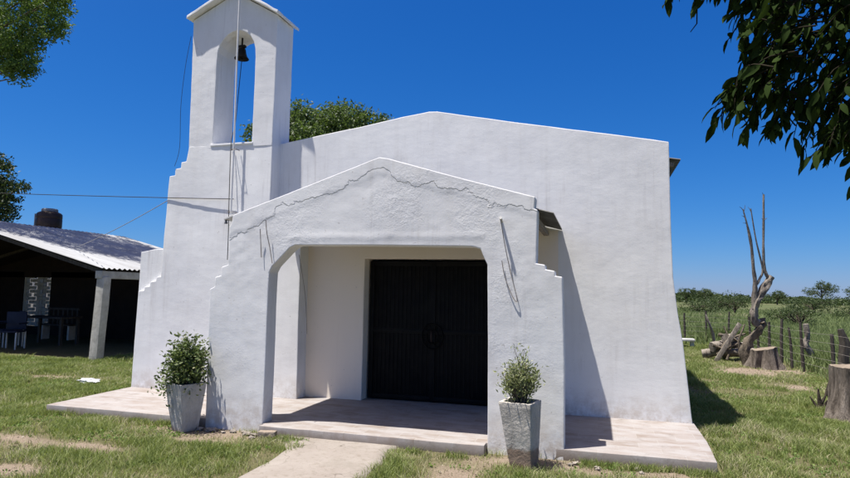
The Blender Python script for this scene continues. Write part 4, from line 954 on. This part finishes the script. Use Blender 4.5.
x, y, dd, tuft = x[keep], y[keep], dd[keep], tuft[keep]
dist = np.hypot(x-CAM.x, y-CAM.y)
h = (.022+.045*tuft*(1-dd*.6))*(.6+.9*rg.random(len(x)))*(1+.5*(vnoise(x, y, .45, 31) > .68))*1.15
w = .0035+.0008*dist*.5
tint = np.clip(vnoise(x, y, .8, 40)*.35+rg.random(len(x))*.55+dd*.45+.04+(vnoise(x, y, .22, 41)-.4)*.45, 0, 1)
tag(blades('lawn_grass', x, y, h, w*(.7+.6*rg.random(len(x))), M['grass'], 1.3, tint, rg), 'short patchy green grass round the chapel and the path', 'grass', None, 'stuff')
# weeds hugging the terrace edge and the foot of the fence
x = np.concatenate([rg.uniform(-6.7, -4.6, 2600), rg.uniform(-.2, 1.1, 2200), rg.uniform(1.1, 1.35, 1500), rg.uniform(-3.5, -3.0, 700), rg.uniform(-1.85, -1.2, 600)])
y = np.concatenate([-1.77-np.abs(rg.normal(0, .05, 2600)), -1.80-np.abs(rg.normal(0, .09, 2200)), rg.uniform(-1.9, 3, 1500), -1.95-np.abs(rg.normal(0, .06, 700)), -1.95-np.abs(rg.normal(0, .08, 600))])
k = vnoise(x, y, .22, 50) > .45; x, y = x[k], y[k]
tag(blades('edge_weeds', x, y, rg.uniform(.03, .085, len(x)), rg.uniform(.004, .008, len(x)), M['grass'], 1.0, rg.random(len(x))*.8, rg), 'ragged weeds growing along the edge of the terrace', 'weeds', None, 'stuff')
# tall grass of the field
xs, ys = [], []
for (n, a, b, c, d) in ((150000, 3.8, 14, 2.5, 16), (150000, -8, 22, 13, 32), (120000, -6, 45, 32, 75)):
    x, y = scatter(n, a, b, c, d, rg); xs.append(x); ys.append(y)
x = np.concatenate(xs); y = np.concatenate(ys)
k = (rg.random(len(x)) < field_at(x, y)) & (rg.random(len(x)) < .25+.75*vnoise(x, y, 1.5, 60)); x, y = x[k], y[k]
dist = np.hypot(x-CAM.x, y-CAM.y)
h = (.18+.38*vnoise(x, y, 2.2, 61)+.12*rg.random(len(x)))*np.clip((x-4.0)/1.5+(y > 15), .45, 1)
tint = np.clip(vnoise(x, y, 5., 62)*.55+rg.random(len(x))*.45, 0, 1)
tag(blades('field_grass', x, y, h, .006+.0011*dist*(.6+.8*rg.random(len(x))), M['tallgrass'], .7, tint, rg), 'tall rough grass filling the field beyond the wire fence', 'grass', None, 'stuff')

# dry leaves and bits lying on the bare earth and along the terrace
x, y = scatter(26000, -9, 5, -5, 9, rg)
k = rg.random(len(x)) < .10+.9*dirt_at(x, y); x, y = x[k], y[k]
z = height_at(x, y)+.004
P = np.stack([x, y, z], 1); D = rg.normal(size=(len(x), 3)); D[:, 2] *= .15
M['litter'] = mat_leaf('dry_litter', (.10, .075, .05), (.24, .20, .14), (.42, .38, .30), .05, .9)
tag(leaf_mesh('dry_litter', P, rg.uniform(.008, .034, len(x)), M['litter'], None, .55, tint=rg.random(len(x)), rng=rg, dirs=D, flat=.2), 'dry leaves and crumbs scattered over the bare earth', 'litter', None, 'stuff')

# low broad-leaved weeds through the lawn
x, y = scatter(42000, -12, 5, -6, 7, rg); k = (vnoise(x, y, .5, 71)*.6+vnoise(x, y, .13, 72)*.4 > .55) & (dirt_at(x, y) < .75); x, y = x[k], y[k]
m = 7; X = np.repeat(x, m)+rg.normal(0, .012, len(x)*m); Y = np.repeat(y, m)+rg.normal(0, .012, len(x)*m)
D = rg.normal(size=(len(X), 3)); D[:, 2] = np.abs(D[:, 2])*.35+.15
M['weed'] = mat_leaf('lawn_weeds', (.065, .12, .025), (.20, .29, .075), None, .3, .6)
tag(leaf_mesh('lawn_weeds', np.stack([X, Y, height_at(X, Y)+rg.uniform(.004, .03, len(X))], 1), rg.uniform(.012, .034, len(X)), M['weed'], None, .6, tint=np.clip(np.repeat(rg.random(len(x)), m)*.7+rg.random(len(X))*.3, 0, 1), rng=rg, dirs=D*3), 'low broad-leaved weeds mixed through the lawn', 'weeds', None, 'stuff')
